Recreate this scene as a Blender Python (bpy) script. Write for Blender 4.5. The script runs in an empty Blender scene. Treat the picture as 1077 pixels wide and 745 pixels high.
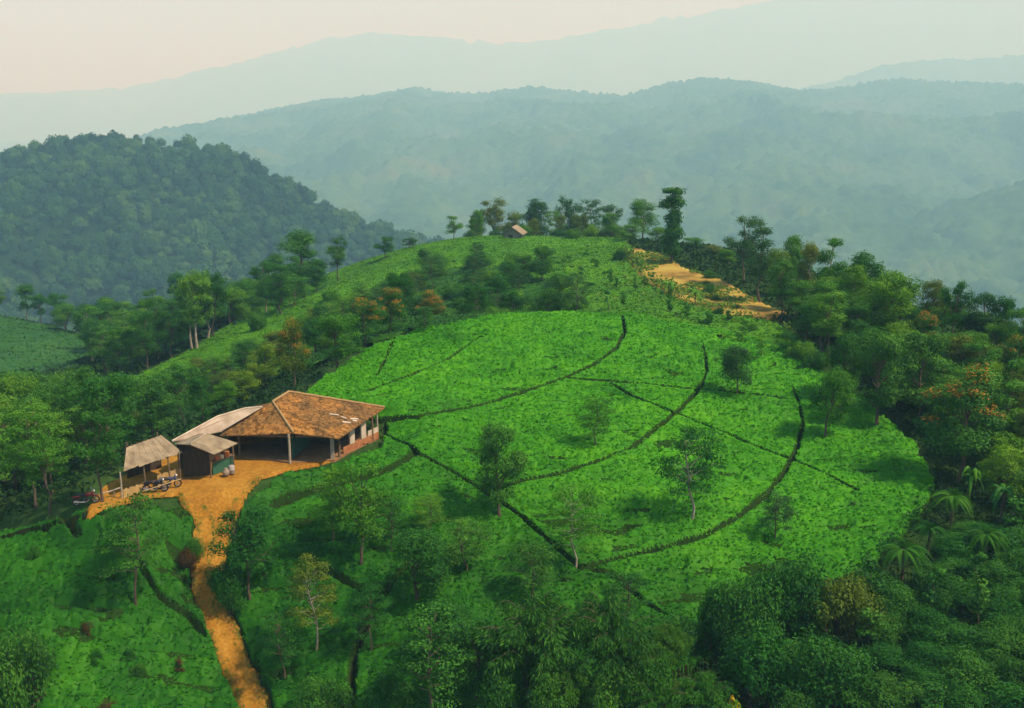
import bpy, math, random
import numpy as np
from mathutils import Vector, Matrix
R = math.radians
rng = np.random.default_rng(7)
random.seed(7)
C = bpy.context.scene.collection
# ---------------------------------------------------------------- camera model
F, CX, CY, PITCH, CZ = 1150.0, 538.5, 372.5, R(12.86), 60.0
cP, sP = math.cos(PITCH), math.sin(PITCH)
def ray(px, py):
    u = (np.asarray(px, float)-CX)/F; v = (CY-np.asarray(py, float))/F
    dy = cP+v*sP
    return u/dy, (-sP+v*cP)/dy
def at(px, py, Y):
    sx, sz = ray(px, py)
    return np.stack([sx*Y, np.broadcast_to(Y, np.shape(sx)).astype(float), CZ+sz*Y], -1)
def onz(px, py, z):
    sx, sz = ray(px, py); Y = (z-CZ)/sz
    return float(sx*Y), float(Y), float(z)
def project(x, y, z):
    d = np.maximum(y*cP-(z-CZ)*sP, 1.0)
    up = y*sP+(z-CZ)*cP
    return CX+F*x/d, CY-F*up/d
def px_per_m(p):
    return F/(p[1]*cP-(p[2]-CZ)*sP)
def smooth(a, b, x):
    t = np.clip((x-a)/(b-a), 0, 1); return t*t*(3-2*t)
# ---------------------------------------------------------------- noise
def hsh(ix, iy, k=0):
    n = (ix.astype(np.int64)*374761393+iy.astype(np.int64)*668265263+k*1274126177) & 0xffffffff
    n = ((n ^ (n >> 13))*1274126177) & 0xffffffff
    n = (n ^ (n >> 16)) & 0xffffffff
    return n/4294967295.0
def vnoise(x, y, k=0):
    ix = np.floor(x); iy = np.floor(y); fx = x-ix; fy = y-iy
    ix = ix.astype(np.int64); iy = iy.astype(np.int64)
    fx = fx*fx*(3-2*fx); fy = fy*fy*(3-2*fy)
    a = hsh(ix, iy, k); b = hsh(ix+1, iy, k); c = hsh(ix, iy+1, k); d = hsh(ix+1, iy+1, k)
    return (a*(1-fx)+b*fx)*(1-fy)+(c*(1-fx)+d*fx)*fy
def fbm(x, y, o=4, k=0):
    s = 0; a = 0.5
    for i in range(o):
        s = s+a*(vnoise(x, y, k+i)-0.5)*2; x = x*2.03+7.1; y = y*2.03+3.7; a *= 0.5
    return s
def worley(x, y, k=0, jit=0.8):
    ix = np.floor(x).astype(np.int64); iy = np.floor(y).astype(np.int64)
    f1 = np.full(x.shape, 9.0); f2 = np.full(x.shape, 9.0); cid = np.zeros(x.shape)
    for dx in (-1, 0, 1):
        for dy in (-1, 0, 1):
            jx = ix+dx; jy = iy+dy
            cx = jx+0.5+jit*(hsh(jx, jy, k)-0.5); cy = jy+0.5+jit*(hsh(jx, jy, k+1)-0.5)
            d = np.hypot(x-cx, y-cy); h = hsh(jx, jy, k+2)
            near = d < f1
            f2 = np.where(near, f1, np.minimum(f2, d)); cid = np.where(near, h, cid); f1 = np.where(near, d, f1)
    return f1, f2, cid
def inpoly(px, py, poly):
    inside = np.zeros(px.shape, bool); n = len(poly); j = n-1
    for i in range(n):
        xi, yi = poly[i]; xj, yj = poly[j]
        if yi != yj:
            c = ((yi > py) != (yj > py)) & (px < (xj-xi)*(py-yi)/(yj-yi)+xi)
            inside ^= c
        j = i
    return inside
def polydist(x, y, pts):
    d = np.full(x.shape, 1e9)
    for (ax, ay), (bx, by) in zip(pts[:-1], pts[1:]):
        vx, vy = bx-ax, by-ay; L = vx*vx+vy*vy+1e-9
        t = np.clip(((x-ax)*vx+(y-ay)*vy)/L, 0, 1)
        d = np.minimum(d, np.hypot(x-ax-t*vx, y-ay-t*vy))
    return d
# ---------------------------------------------------------------- terrain
ZB = CZ-27.1
CP = [ # image position and distance of ground points
 # hall yard and track
 (318,488,80),(230,505,78),(130,522,72.8),(230,540,74.5),(215,600,70),(235,680,65.5),(265,745,62),
 (350,490,79.5),
 # plot beside the track
 (20,562,72),(0,580,70.5),(100,650,66),(20,740,60.5),(180,740,61.5),(130,550,72),(195,540,73.5),
 # big round tea hill
 (600,740,58),(440,740,59),(340,700,63),(320,600,70),(360,540,75),(420,500,79),(440,640,66),
 (600,620,68),(600,500,80),(600,420,95),(600,360,108),(600,332,116),(700,560,73),(480,560,73.5),
 (500,440,91),(480,380,102),(410,440,88),(400,380,102),(345,402,97),(450,348,110),(530,336,114),
 (700,440,91),(700,380,104),(680,345,114),(760,420,95),(850,470,87),(850,560,74),(920,500,82),(960,470,87),(870,400,100),
 (800,640,66),(740,700,61),(980,520,79),
 # saddle and far crest
 (655,318,128),(760,340,122),(640,290,160),(600,265,195),(541,252,218),(510,251,215),(640,252,205),(700,280,165),(760,305,145),(800,330,130),(840,345,120),
 (705,262,178),(760,275,165),
 (450,272,195),(400,290,182),(350,308,172),(300,330,162),(250,350,156),(200,376,150),(150,396,146),(110,412,143),(570,280,175),(520,275,185),
 (440,310,165),(330,350,150),(250,385,141),(180,425,134),
 # gully behind the round hill
 (440,336,128),(380,350,122),(330,375,116),(290,410,112),(240,440,108),
 # right slope
 (830,315,138),(900,330,122),(960,370,108),(1010,420,98),(1077,440,92),(1077,380,108),(1000,600,66),(1077,600,66),(1000,740,55),(860,740,57),(1077,740,55),(1200,600,66),(1200,440,92),
 # left wood
 (20,470,105),(90,500,88),(60,420,140),(0,540,84),(-150,560,80),(-150,450,120),(-150,700,64),
 # far left field
 (0,333,232),(75,348,225),(0,385,195),(80,380,200),(-100,325,235),(-100,390,195),
 (180,335,235),(280,325,232),(150,360,205),(230,335,215),(120,380,185),(330,300,230),
]
CW = [(-40,20,CZ-40),(0,20,CZ-39),(40,20,CZ-40),(-90,20,CZ-42),(90,20,CZ-42),(0,0,CZ-40),
 # behind the crests everything drops to the valley
 (-20,260,CZ-48),(30,250,CZ-48),(70,215,CZ-50),(-60,225,CZ-52),(0,320,CZ-100),(90,300,CZ-110),(60,170,CZ-32),(90,160,CZ-52),(110,140,CZ-55),(140,130,CZ-75),(150,200,CZ-115),(95,110,CZ-40),(120,90,CZ-45),(150,60,CZ-55),(200,120,CZ-110),
 (250,250,CZ-140),(250,30,CZ-100),(0,420,CZ-170),(100,430,CZ-180),(-90,300,CZ-92),(-190,300,CZ-98),(-300,300,CZ-115),(-50,340,CZ-115),(-150,420,CZ-165),(-300,450,CZ-180),(0,500,CZ-220),(-220,560,CZ-230),(80,560,CZ-235),(-380,560,CZ-235),(220,450,CZ-210),(-330,150,CZ-70),
 (6,126,CZ-26.3),(-5,128,CZ-27.2),(-14,128,CZ-28.3),(13,128,CZ-25.4),
 (-100,110,CZ-46),(-150,110,CZ-50),(-110,170,CZ-55),(-200,180,CZ-60),(-45,118,CZ-38),(-70,128,CZ-45),(-85,250,CZ-62),(-40,280,CZ-75),(-60,190,CZ-47),(-75,165,CZ-46),(-120,60,CZ-50)]
cp = np.array(CP, float)
P0 = at(cp[:, 0], cp[:, 1], cp[:, 2])
P0 = np.concatenate([P0, np.array(CW, float)])
S = 100.0
def tps(d2):
    return np.where(d2 > 1e-12, 0.5*d2*np.log(np.maximum(d2, 1e-12)), 0)
A = P0[:, :2]/S; n = len(A)
K = tps(((A[:, None]-A[None])**2).sum(-1))+np.eye(n)*0.0012
Pm = np.concatenate([np.ones((n, 1)), A], 1)
M = np.block([[K, Pm], [Pm.T, np.zeros((3, 3))]])
sol = np.linalg.solve(M, np.concatenate([P0[:, 2], np.zeros(3)]))
GX0, GX1, GY0, GY1, GD = -420.0, 320.0, 0.0, 620.0, 2.0
gx = np.arange(GX0, GX1+.1, GD); gy = np.arange(GY0, GY1+.1, GD)
def rbf(x, y):
    out = np.empty(x.size); xf = x.ravel()/S; yf = y.ravel()/S
    for i in range(0, x.size, 20000):
        a = xf[i:i+20000]; b = yf[i:i+20000]
        d2 = (a[:, None]-A[None, :, 0])**2+(b[:, None]-A[None, :, 1])**2
        out[i:i+20000] = tps(d2)@sol[:n]+sol[n]+sol[n+1]*a+sol[n+2]*b
    return out.reshape(x.shape)
XX, YY = np.meshgrid(gx, gy)
HG = rbf(XX, YY)
VALLEY = CZ-370.0
HG = np.maximum(HG, VALLEY-8)
border = np.minimum(np.minimum(XX-GX0, GX1-XX), GY1-YY)
HG = VALLEY+(HG-VALLEY)*smooth(0, 70, border)
SEGA, SEGB = (-27.5, 75.5), (-13.5, 84.5)
def H(x, y):
    x = np.asarray(x, float); y = np.asarray(y, float)
    fx = np.clip((x-GX0)/GD, 1, len(gx)-2.001); fy = np.clip((y-GY0)/GD, 1, len(gy)-2.001)
    i = np.rint(fx).astype(int); j = np.rint(fy).astype(int); u = fx-i; v = fy-j
    wu = (.5*(.5-u)**2, .75-u*u, .5*(.5+u)**2); wv = (.5*(.5-v)**2, .75-v*v, .5*(.5+v)**2)
    h = sum(wu[a]*wv[b]*HG[j+b-1, i+a-1] for a in range(3) for b in range(3))
    d = polydist(x, y, [SEGA, SEGB])
    w = 1-smooth(4.2, 7.5, d)
    h = h*(1-w)+ZB*w
    out = (x < GX0) | (x > GX1) | (y < GY0) | (y > GY1)
    return np.where(out, np.where(y < GY0, h, VALLEY), h)
YS = np.concatenate([np.arange(40, 160, 0.25), np.arange(160, 620, 0.8)])
def hit(px, py, far=True):
    sx, sz = ray(px, py)
    z = CZ+sz*YS; below = H(sx*YS, YS) >= z
    if not below.any(): return None
    Y = YS[int(np.argmax(below))]-0.1
    return np.array([sx*Y, Y, float(H(sx*Y, Y))])
# ---------------------------------------------------------------- mesh helpers
def mesh_np(name, verts, quads=None, tris=None, tint=None, mats=(), midx=None, smooth_=False):
    me = bpy.data.meshes.new(name)
    verts = np.asarray(verts, np.float32)
    nq = 0 if quads is None else len(quads); nt = 0 if tris is None else len(tris)
    me.vertices.add(len(verts)); me.vertices.foreach_set('co', verts.ravel())
    idx = []; 
    if nq: idx.append(np.asarray(quads, np.int32).ravel())
    if nt: idx.append(np.asarray(tris, np.int32).ravel())
    idx = np.concatenate(idx)
    me.loops.add(len(idx)); me.loops.foreach_set('vertex_index', idx)
    me.polygons.add(nq+nt)
    st = np.concatenate([np.arange(nq)*4, nq*4+np.arange(nt)*3]).astype(np.int32)
    me.polygons.foreach_set('loop_start', st)
    if midx is not None: me.polygons.foreach_set('material_index', np.asarray(midx, np.int32))
    me.polygons.foreach_set('use_smooth', np.full(nq+nt, bool(smooth_)))
    for m in mats: me.materials.append(m)
    me.update(calc_edges=True)
    if tint is not None:
        a = me.attributes.new('tint', 'FLOAT', 'POINT'); a.data.foreach_set('value', np.asarray(tint, np.float32))
    return me
def link(name, me, parent=None, loc=None):
    o = bpy.data.objects.new(name, me); C.objects.link(o)
    if parent is not None: o.parent = parent
    if loc is not None: o.location = loc
    return o
def tag(o, label=None, cat=None, group=None, kind=None):
    for k, v in (('label', label), ('category', cat), ('group', group), ('kind', kind)):
        if v: o[k] = v
    return o
def empty(name, loc, rz=0.0):
    o = bpy.data.objects.new(name, None); C.objects.link(o); o.location = loc; o.rotation_euler = (0, 0, rz); o.empty_display_size = .2
    return o
def grid_mesh(name, X, Y, Z, keep=None, tint=None, mats=(), smooth_=True):
    ny, nx = X.shape
    V = np.stack([X, Y, Z], -1).reshape(-1, 3)
    idx = np.arange(ny*nx).reshape(ny, nx)
    q = np.stack([idx[:-1, :-1], idx[:-1, 1:], idx[1:, 1:], idx[1:, :-1]], -1).reshape(-1, 4)
    t = None if tint is None else tint.ravel()
    if keep is not None:
        k = keep.ravel(); q = q[k[q].any(1)]
        used = np.zeros(len(V), bool); used[q.ravel()] = True
        remap = np.cumsum(used)-1; q = remap[q]; V = V[used]
        if t is not None: t = t[used]
    return mesh_np(name, V, quads=q, tint=t, mats=mats, smooth_=smooth_)
class MB:
    """collects boxes, bars, tubes and polygons into one mesh"""
    def __init__(s): s.v = []; s.f = []
    def poly(s, pts): 
        b = len(s.v); s.v += [tuple(p) for p in pts]; s.f.append(tuple(range(b, b+len(pts))))
    def slab(s, pts, t):
        """polygon with thickness t downwards"""
        b = len(s.v); k = len(pts)
        s.v += [tuple(p) for p in pts]+[(p[0], p[1], p[2]-t) for p in pts]
        s.f.append(tuple(range(b, b+k))); s.f.append(tuple(range(b+2*k-1, b+k-1, -1)))
        for i in range(k):
            j = (i+1) % k; s.f.append((b+i, b+k+i, b+k+j, b+j))
        return s
    def box(s, c, d, rz=0.0, m=None):
        x, y, z = d[0]/2, d[1]/2, d[2]/2; b = len(s.v); ca, sa = math.cos(rz), math.sin(rz)
        for sz in (-1, 1):
            for sx, sy in ((-1, -1), (1, -1), (1, 1), (-1, 1)):
                p = (sx*x*ca-sy*y*sa, sx*x*sa+sy*y*ca, sz*z)
                if m is not None: p = tuple(m@Vector(p))
                s.v.append((c[0]+p[0], c[1]+p[1], c[2]+p[2]))
        s.f += [(b+3, b+2, b+1, b), (b+4, b+5, b+6, b+7)]+[(b+i, b+(i+1) % 4, b+4+(i+1) % 4, b+4+i) for i in range(4)]
        return s
    def tube(s, pts, rad, n=7, cap=True):
        pts = [Vector(p) for p in pts]; rings = []
        if not hasattr(rad, '__len__'): rad = [rad]*len(pts)
        for i, p in enumerate(pts):
            d = (pts[min(i+1, len(pts)-1)]-pts[max(i-1, 0)]).normalized()
            a = d.cross(Vector((0, 0, 1)) if abs(d.z) < .9 else Vector((1, 0, 0))).normalized(); bb = d.cross(a)
            b = len(s.v)
            for k in range(n):
                t = 2*math.pi*k/n; s.v.append(tuple(p+(a*math.cos(t)+bb*math.sin(t))*rad[i]))
            rings.append(b)
        for r0, r1 in zip(rings[:-1], rings[1:]):
            for k in range(n): s.f.append((r0+k, r0+(k+1) % n, r1+(k+1) % n, r1+k))
        if cap:
            s.f.append(tuple(rings[0]+k for k in range(n))); s.f.append(tuple(rings[-1]+n-1-k for k in range(n)))
        return s
    def torus(s, c, axis, R0, r0, n=18, m=6):
        ax = Vector(axis).normalized(); a = ax.cross(Vector((0, 0, 1))).normalized(); b2 = ax.cross(a); b = len(s.v); c = Vector(c)
        for i in range(n):
            t = 2*math.pi*i/n; d = a*math.cos(t)+b2*math.sin(t)
            for j in range(m):
                u = 2*math.pi*j/m; s.v.append(tuple(c+d*(R0+r0*math.cos(u))+ax*r0*math.sin(u)))
        for i in range(n):
            for j in range(m):
                s.f.append((b+i*m+j, b+((i+1) % n)*m+j, b+((i+1) % n)*m+(j+1) % m, b+i*m+(j+1) % m))
        return s
    def ball(s, c, r, n=8, m=6):
        b = len(s.v); r = r if hasattr(r, '__len__') else (r, r, r)
        s.v.append((c[0], c[1], c[2]-r[2]))
        for j in range(1, m):
            t = math.pi*j/m-math.pi/2
            for i in range(n):
                u = 2*math.pi*i/n; s.v.append((c[0]+r[0]*math.cos(t)*math.cos(u), c[1]+r[1]*math.cos(t)*math.sin(u), c[2]+r[2]*math.sin(t)))
        s.v.append((c[0], c[1], c[2]+r[2])); e = len(s.v)-1
        for i in range(n):
            s.f.append((b, b+1+(i+1) % n, b+1+i)); s.f.append((e, e-n+i, e-n+(i+1) % n))
            for j in range(m-2):
                q = b+1+j*n; s.f.append((q+i, q+(i+1) % n, q+n+(i+1) % n, q+n+i))
        return s
    def mesh(s, name, mat, smooth_=False):
        me = bpy.data.meshes.new(name); me.from_pydata(s.v, [], s.f); me.materials.append(mat)
        if smooth_: me.polygons.foreach_set('use_smooth', [True]*len(me.polygons))
        me.update(); return me
    def build(s, name, mat, parent=None, smooth_=False, loc=None):
        return link(name, s.mesh(name, mat, smooth_), parent, loc)
# ---------------------------------------------------------------- materials
def newmat(name):
    m = bpy.data.materials.new(name); m.use_nodes = True; nt = m.node_tree
    for x in list(nt.nodes): nt.nodes.remove(x)
    out = nt.nodes.new('ShaderNodeOutputMaterial'); return m, nt, out
def nd(nt, t, **kw):
    x = nt.nodes.new(t)
    for k, v in kw.items():
        if k in x.inputs.keys(): x.inputs[k].default_value = v
        else: setattr(x, k, v)
    return x
def ramp(nt, fac, stops):
    r = nt.nodes.new('ShaderNodeValToRGB'); el = r.color_ramp.elements
    while len(el) < len(stops): el.new(.5)
    for e, (p, c) in zip(el, stops): e.position = p; e.color = (*c, 1)
    nt.links.new(fac, r.inputs['Fac']); return r.outputs['Color']
def mixc(nt, fac, a, b, mode='MIX'):
    m = nt.nodes.new('ShaderNodeMix'); m.data_type = 'RGBA'; m.blend_type = mode
    for s, v in ((m.inputs[0], fac), (m.inputs[6], a), (m.inputs[7], b)):
        if hasattr(v, 'is_linked'): nt.links.new(v, s)
        else: s.default_value = v if not isinstance(v, tuple) or len(v) == 4 else (*v, 1)
    return m.outputs[2]
def noise(nt, scale, detail=3, vec=None, dist=0.0):
    x = nd(nt, 'ShaderNodeTexNoise'); x.inputs['Scale'].default_value = scale; x.inputs['Detail'].default_value = detail; x.inputs['Distortion'].default_value = dist
    if vec is not None: nt.links.new(vec, x.inputs['Vector'])
    return x.outputs['Fac']
def pos(nt):
    return nd(nt, 'ShaderNodeNewGeometry').outputs['Position']
def leafmat(name, dark, mid, light, trans=0.22, rough=.6, objvar=0.18, sc=.5, spec=.12):
    """leaf colour: spread per leaf (tint), per patch (noise) and per plant (random)"""
    m, nt, out = newmat(name); L = nt.links
    a = nd(nt, 'ShaderNodeAttribute', attribute_name='tint'); nz = noise(nt, sc, 2, pos(nt))
    s = nd(nt, 'ShaderNodeMath', operation='MULTIPLY_ADD'); L.new(nz, s.inputs[0]); s.inputs[1].default_value = .9; 
    s2 = nd(nt, 'ShaderNodeMath', operation='MULTIPLY_ADD'); L.new(a.outputs['Fac'], s2.inputs[0]); s2.inputs[1].default_value = .75; s2.inputs[2].default_value = -.32
    L.new(s2.outputs[0], s.inputs[2])
    col = ramp(nt, s.outputs[0], [(0.12, dark), (.5, mid), (.9, light)])
    oi = nd(nt, 'ShaderNodeObjectInfo')
    hsv = nd(nt, 'ShaderNodeHueSaturation'); L.new(col, hsv.inputs['Color'])
    v = nd(nt, 'ShaderNodeMapRange'); L.new(oi.outputs['Random'], v.inputs['Value']); v.inputs['To Min'].default_value = 1-objvar; v.inputs['To Max'].default_value = 1+objvar
    h = nd(nt, 'ShaderNodeMapRange'); L.new(oi.outputs['Random'], h.inputs['Value']); h.inputs['To Min'].default_value = .5+.06*objvar; h.inputs['To Max'].default_value = .5-.08*objvar
    L.new(v.outputs[0], hsv.inputs['Value']); L.new(h.outputs[0], hsv.inputs['Hue'])
    p = nd(nt, 'ShaderNodeBsdfPrincipled'); L.new(hsv.outputs[0], p.inputs['Base Color']); p.inputs['Roughness'].default_value = rough; p.inputs['Specular IOR Level'].default_value = spec
    t = nd(nt, 'ShaderNodeBsdfTranslucent'); L.new(hsv.outputs[0], t.inputs['Color'])
    mx = nd(nt, 'ShaderNodeMixShader'); mx.inputs[0].default_value = trans
    L.new(p.outputs[0], mx.inputs[1]); L.new(t.outputs[0], mx.inputs[2]); L.new(mx.outputs[0], out.inputs['Surface'])
    return m
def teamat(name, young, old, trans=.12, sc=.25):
    """tea leaf: young leaf colours mixed towards a darker set for painted foreground shade and overgrowth"""
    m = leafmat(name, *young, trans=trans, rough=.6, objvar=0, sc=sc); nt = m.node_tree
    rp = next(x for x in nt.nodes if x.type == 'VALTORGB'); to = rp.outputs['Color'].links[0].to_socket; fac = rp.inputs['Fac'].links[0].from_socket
    c2 = ramp(nt, fac, [(.12, old[0]), (.5, old[1]), (.9, old[2])]); a = nd(nt, 'ShaderNodeAttribute', attribute_name='dark_mix')
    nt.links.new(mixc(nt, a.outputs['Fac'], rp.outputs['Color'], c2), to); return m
def add_dark_mix(me, v):
    a = me.attributes.new('dark_mix', 'FLOAT', 'POINT'); a.data.foreach_set('value', np.asarray(v, np.float32)); return me
def surf(name, stops, scale=3, detail=5, rough=.85, bump=0.0, bscale=20, spec=.3, stretch=None, dist=0.3, metal=0.0):
    m, nt, out = newmat(name); L = nt.links
    tc = nd(nt, 'ShaderNodeTexCoord').outputs['Object']
    if stretch:
        mp = nd(nt, 'ShaderNodeMapping'); L.new(tc, mp.inputs['Vector']); mp.inputs['Scale'].default_value = stretch; tc = mp.outputs[0]
    nz = noise(nt, scale, detail, tc, dist)
    col = ramp(nt, nz, stops)
    p = nd(nt, 'ShaderNodeBsdfPrincipled'); L.new(col, p.inputs['Base Color']); p.inputs['Roughness'].default_value = rough; p.inputs['Specular IOR Level'].default_value = spec; p.inputs['Metallic'].default_value = metal
    if bump:
        b = nd(nt, 'ShaderNodeBump'); b.inputs['Strength'].default_value = bump; b.inputs['Distance'].default_value = .05
        L.new(noise(nt, bscale, 4, tc), b.inputs['Height']); L.new(b.outputs[0], p.inputs['Normal'])
    L.new(p.outputs[0], out.inputs['Surface']); return m
def plain(name, c, v=.15, rough=.6, scale=6, **kw):
    a = tuple(x*(1-v) for x in c); b = tuple(min(1, x*(1+v)) for x in c)
    return surf(name, [(.3, a), (.7, b)], scale=scale, rough=rough, **kw)
SUN_STRENGTH = 5.0
SKY_STRENGTH = 0.13
EXPOSURE = 0.37
HAZE = 0.00034
HAZE_COL = (.33, .685, 1.0)
HAZE_G = 0.0
# ================================================================ world, sun, air
w = bpy.data.worlds.new("World"); bpy.context.scene.world = w; w.use_nodes = True
SUN_EL, SUN_AZ = 54.0, 112.0          # azimuth clockwise from +Y: behind the viewer's right shoulder
nt = w.node_tree; bg = nt.nodes['Background']
sky = nt.nodes.new('ShaderNodeTexSky'); sky.sky_type = 'NISHITA'; sky.sun_disc = False
sky.sun_elevation = R(SUN_EL); sky.sun_rotation = R(SUN_AZ); sky.air_density = 1.0; sky.dust_density = 1.5; sky.ozone_density = 1.0; sky.altitude = 900
tnt = mixc(nt, 1.0, sky.outputs[0], (1.0, .88, .80, 1), 'MULTIPLY'); nt.links.new(tnt, bg.inputs[0]); bg.inputs[1].default_value = SKY_STRENGTH
sl = bpy.data.lights.new('sun', 'SUN'); sl.energy = SUN_STRENGTH; sl.angle = R(2.0); sl.color = (1.0, .93, .84)
so = bpy.data.objects.new('sun', sl); C.objects.link(so)
d = Vector((math.sin(R(SUN_AZ))*math.cos(R(SUN_EL)), math.cos(R(SUN_AZ))*math.cos(R(SUN_EL)), math.sin(R(SUN_EL))))
so.rotation_euler = d.to_track_quat('Z', 'Y').to_euler()
sc = bpy.context.scene
sc.view_settings.view_transform = 'Standard'; sc.view_settings.look = 'None'; sc.view_settings.gamma = 1; sc.view_settings.use_curve_mapping = False
sc.view_settings.exposure = EXPOSURE
cam = bpy.data.cameras.new('camera'); co = bpy.data.objects.new('camera', cam); C.objects.link(co)
cam.sensor_width = 36; cam.lens = 36*F/1077; cam.clip_end = 30000; cam.clip_start = .5
co.location = (0, 0, CZ); co.rotation_euler = (R(90)-PITCH, 0, 0); sc.camera = co
sc.render.engine = 'CYCLES'
cy = sc.cycles
cy.volume_bounces = 2; cy.max_bounces = 6; cy.diffuse_bounces = 3; cy.transmission_bounces = 3; cy.glossy_bounces = 2; cy.transparent_max_bounces = 8
cy.use_denoising = True; cy.denoising_prefilter = 'ACCURATE'; cy.use_adaptive_sampling = False; cy.sample_clamp_indirect = 6
cy.caustics_reflective = False; cy.caustics_refractive = False
m, nt, out = newmat('haze_air')
pv = nd(nt, 'ShaderNodeVolumePrincipled'); pv.inputs['Density'].default_value = HAZE; pv.inputs['Color'].default_value = (*HAZE_COL, 1)
pv.inputs['Absorption Color'].default_value = (1, 1, 1, 1); pv.inputs['Anisotropy'].default_value = HAZE_G
nt.links.new(pv.outputs[0], out.inputs['Volume'])
try: m.cycles.volume_sampling = 'DISTANCE'
except Exception: print('no volume sampling')
try: m.volume_intersection_method
except Exception: pass
b = MB(); z0, z1 = VALLEY-12, CZ+1560
b.box((0, 8500, (z0+z1)/2), (31000, 18800, z1-z0))
hz = b.build('haze', m); tag(hz, kind='stuff', label='pale valley haze between the hills')
# ================================================================ ground
def cols(a0, a1, fine0, fine1, step):
    l = fine0-np.geomspace(4, fine0-a0, 16)[::-1] if fine0 > a0 else []
    r_ = fine1+np.geomspace(4, a1-fine1, 16)
    return np.concatenate([l, np.arange(fine0, fine1+.01, step), r_])
mg, nt, out = newmat('ground_soil')
L = nt.links; p_ = pos(nt)
c1 = ramp(nt, noise(nt, .35, 6, p_), [(.3, (.012, .040, .008)), (.5, (.026, .070, .012)), (.70, (.05, .095, .02)), (.85, (.10, .085, .035))])
c2 = ramp(nt, noise(nt, 2.5, 4, p_), [(.3, (.012, .042, .008)), (.7, (.045, .105, .018))])
pr = nd(nt, 'ShaderNodeBsdfPrincipled', Roughness=.95); pr.inputs['Specular IOR Level'].default_value = .1
L.new(mixc(nt, .5, c1, c2), pr.inputs['Base Color']); L.new(pr.outputs[0], out.inputs['Surface'])
# ---------------------------------------------------------------- mask outlines (traced on the ground)
TRACK = [(262,470,0),(238,505,4.6),(220,520,3.5),(229,545,2.2),(223,575,1.9),(219,605,1.8),(225,640,1.65),(241,680,1.3),(258,715,1.1),(273,750,1.1),(293,800,1.1)]
tw = []
for a, b_, wd in TRACK[1:]:
    q = hit(a, b_); tw.append((q[0], q[1], wd))
tw.append((tw[-1][0]+1.5, tw[-1][1]-8, 1.5))
def track_edge(x, y):
    """distance outside the track edge (negative inside)"""
    d = np.full(x.shape, 1e9)
    for (ax, ay, aw), (bx, by, bw) in zip(tw[:-1], tw[1:]):
        vx, vy = bx-ax, by-ay; Lq = vx*vx+vy*vy
        t = np.clip(((x-ax)*vx+(y-ay)*vy)/Lq, 0, 1)
        d = np.minimum(d, np.hypot(x-ax-t*vx, y-ay-t*vy)-(aw+(bw-aw)*t)/2)
    return d
YARD = [onz(a, b_, ZB)[:2] for a, b_ in [(90,538),(108,512),(130,500),(185,478),(250,464),(330,462),(346,468),(352,476),(349,485),(300,494),(270,503),(248,524),(205,524),(190,519),(160,521),(125,529)]]
def yardmask(x, y): return inpoly(x, y, YARD)
def pxpts(pl):
    o = []
    for a, b_ in pl:
        q = hit(a, b_)
        if q is not None: o.append((q[0], q[1]))
    return o
GAPS = [(.30, [(403,449),(440,446),(480,438),(520,428),(560,415),(595,403),(625,389),(648,372),(657,355),(655,342),(650,333)]),
 (.28, [(522,523),(548,514),(590,505),(630,493),(665,477),(690,457),(715,437),(735,415),(743,398),(742,380),(738,366),(733,352)]),
 (.30, [(610,607),(650,597),(700,585),(740,573),(775,553),(805,529),(825,502),(838,477),(844,452),(840,430),(830,405),(822,392)]),
 (.14, [(596,404),(640,407),(680,411),(720,415),(760,419),(800,422),(836,426)]),
 (.2, [(404,463),(425,473),(440,483),(475,503),(510,525),(545,549),(580,577),(607,604),(640,612),(690,628)]),
 (.12, [(642,409),(665,423),(700,437),(735,452),(768,465),(800,478),(835,491),(870,507),(912,527)]),
 (.36, [(436,483),(420,496),(395,507),(340,522),(300,536),(275,546)]),
 (.28, [(413,365),(405,385),(392,410),(378,421)]),
 (.15, [(505,360),(470,385),(430,402),(380,420)]),
 (.42, [(430,600),(405,630),(385,665),(372,700),(368,752)]),
 (.26, [(330,600),(365,620),(395,634)]), (.2, [(640,612),(675,640),(712,662)]),
 (.45, [(0,564),(40,553),(72,545),(92,538)]), (.22, [(68,552),(80,566),(94,582)]), (.15, [(150,610),(170,640),(200,660),(225,690)])]
gapw = [(w_, pxpts(pl)) for w_, pl in GAPS]
HILL = [(408,447),(398,436),(330,420),(320,412),(338,395),(385,366),(440,343),(520,329),(600,322),(655,325),(700,335),(760,345),(810,357),(845,375),(890,402),(962,462),(985,505),(960,545),(915,590),(870,612),(800,650),(742,690),(640,725),(520,760),(400,800),(310,800),(282,760),(250,700),(238,655),(228,600),(240,552),(262,520),(300,495),(350,486),(401,466)]
LEFT = [(-90,575),(0,561),(60,549),(96,540),(128,531),(190,522),(212,540),(212,600),(214,640),(230,690),(262,760),(280,830),(-90,830)]
STRIP = [(-90,572),(-60,565),(0,555),(40,543),(80,532),(92,534),(85,541),(40,551),(0,562)]
FAR = [(60,440),(110,406),(150,389),(200,366),(250,334),(300,310),(350,286),(400,268),(450,249),(510,234),(560,232),(640,236),(664,258),(690,290),(740,318),(800,330),(862,362),(900,414),(850,398),(806,368),(760,351),(700,341),(655,331),(600,327),(590,318),(560,326),(520,331),(440,343),(385,362),(335,380),(300,390),(240,420),(180,450),(120,470)]
FIELD = [(-200,325),(-100,322),(0,330),(40,337),(88,350),(98,372),(70,392),(0,392),(-200,400)]
BARE = [(652,259),(690,266),(720,282),(760,295),(800,318),(830,330),(812,335),(775,332),(735,322),(703,308),(676,293)]
gxs = cols(-15000, 15000, -420, 320, 2.0); gys = cols(-550, 17500, 0, 620, 2.0)
X, Y = np.meshgrid(gxs, gys); Z = H(X, Y)
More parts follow.
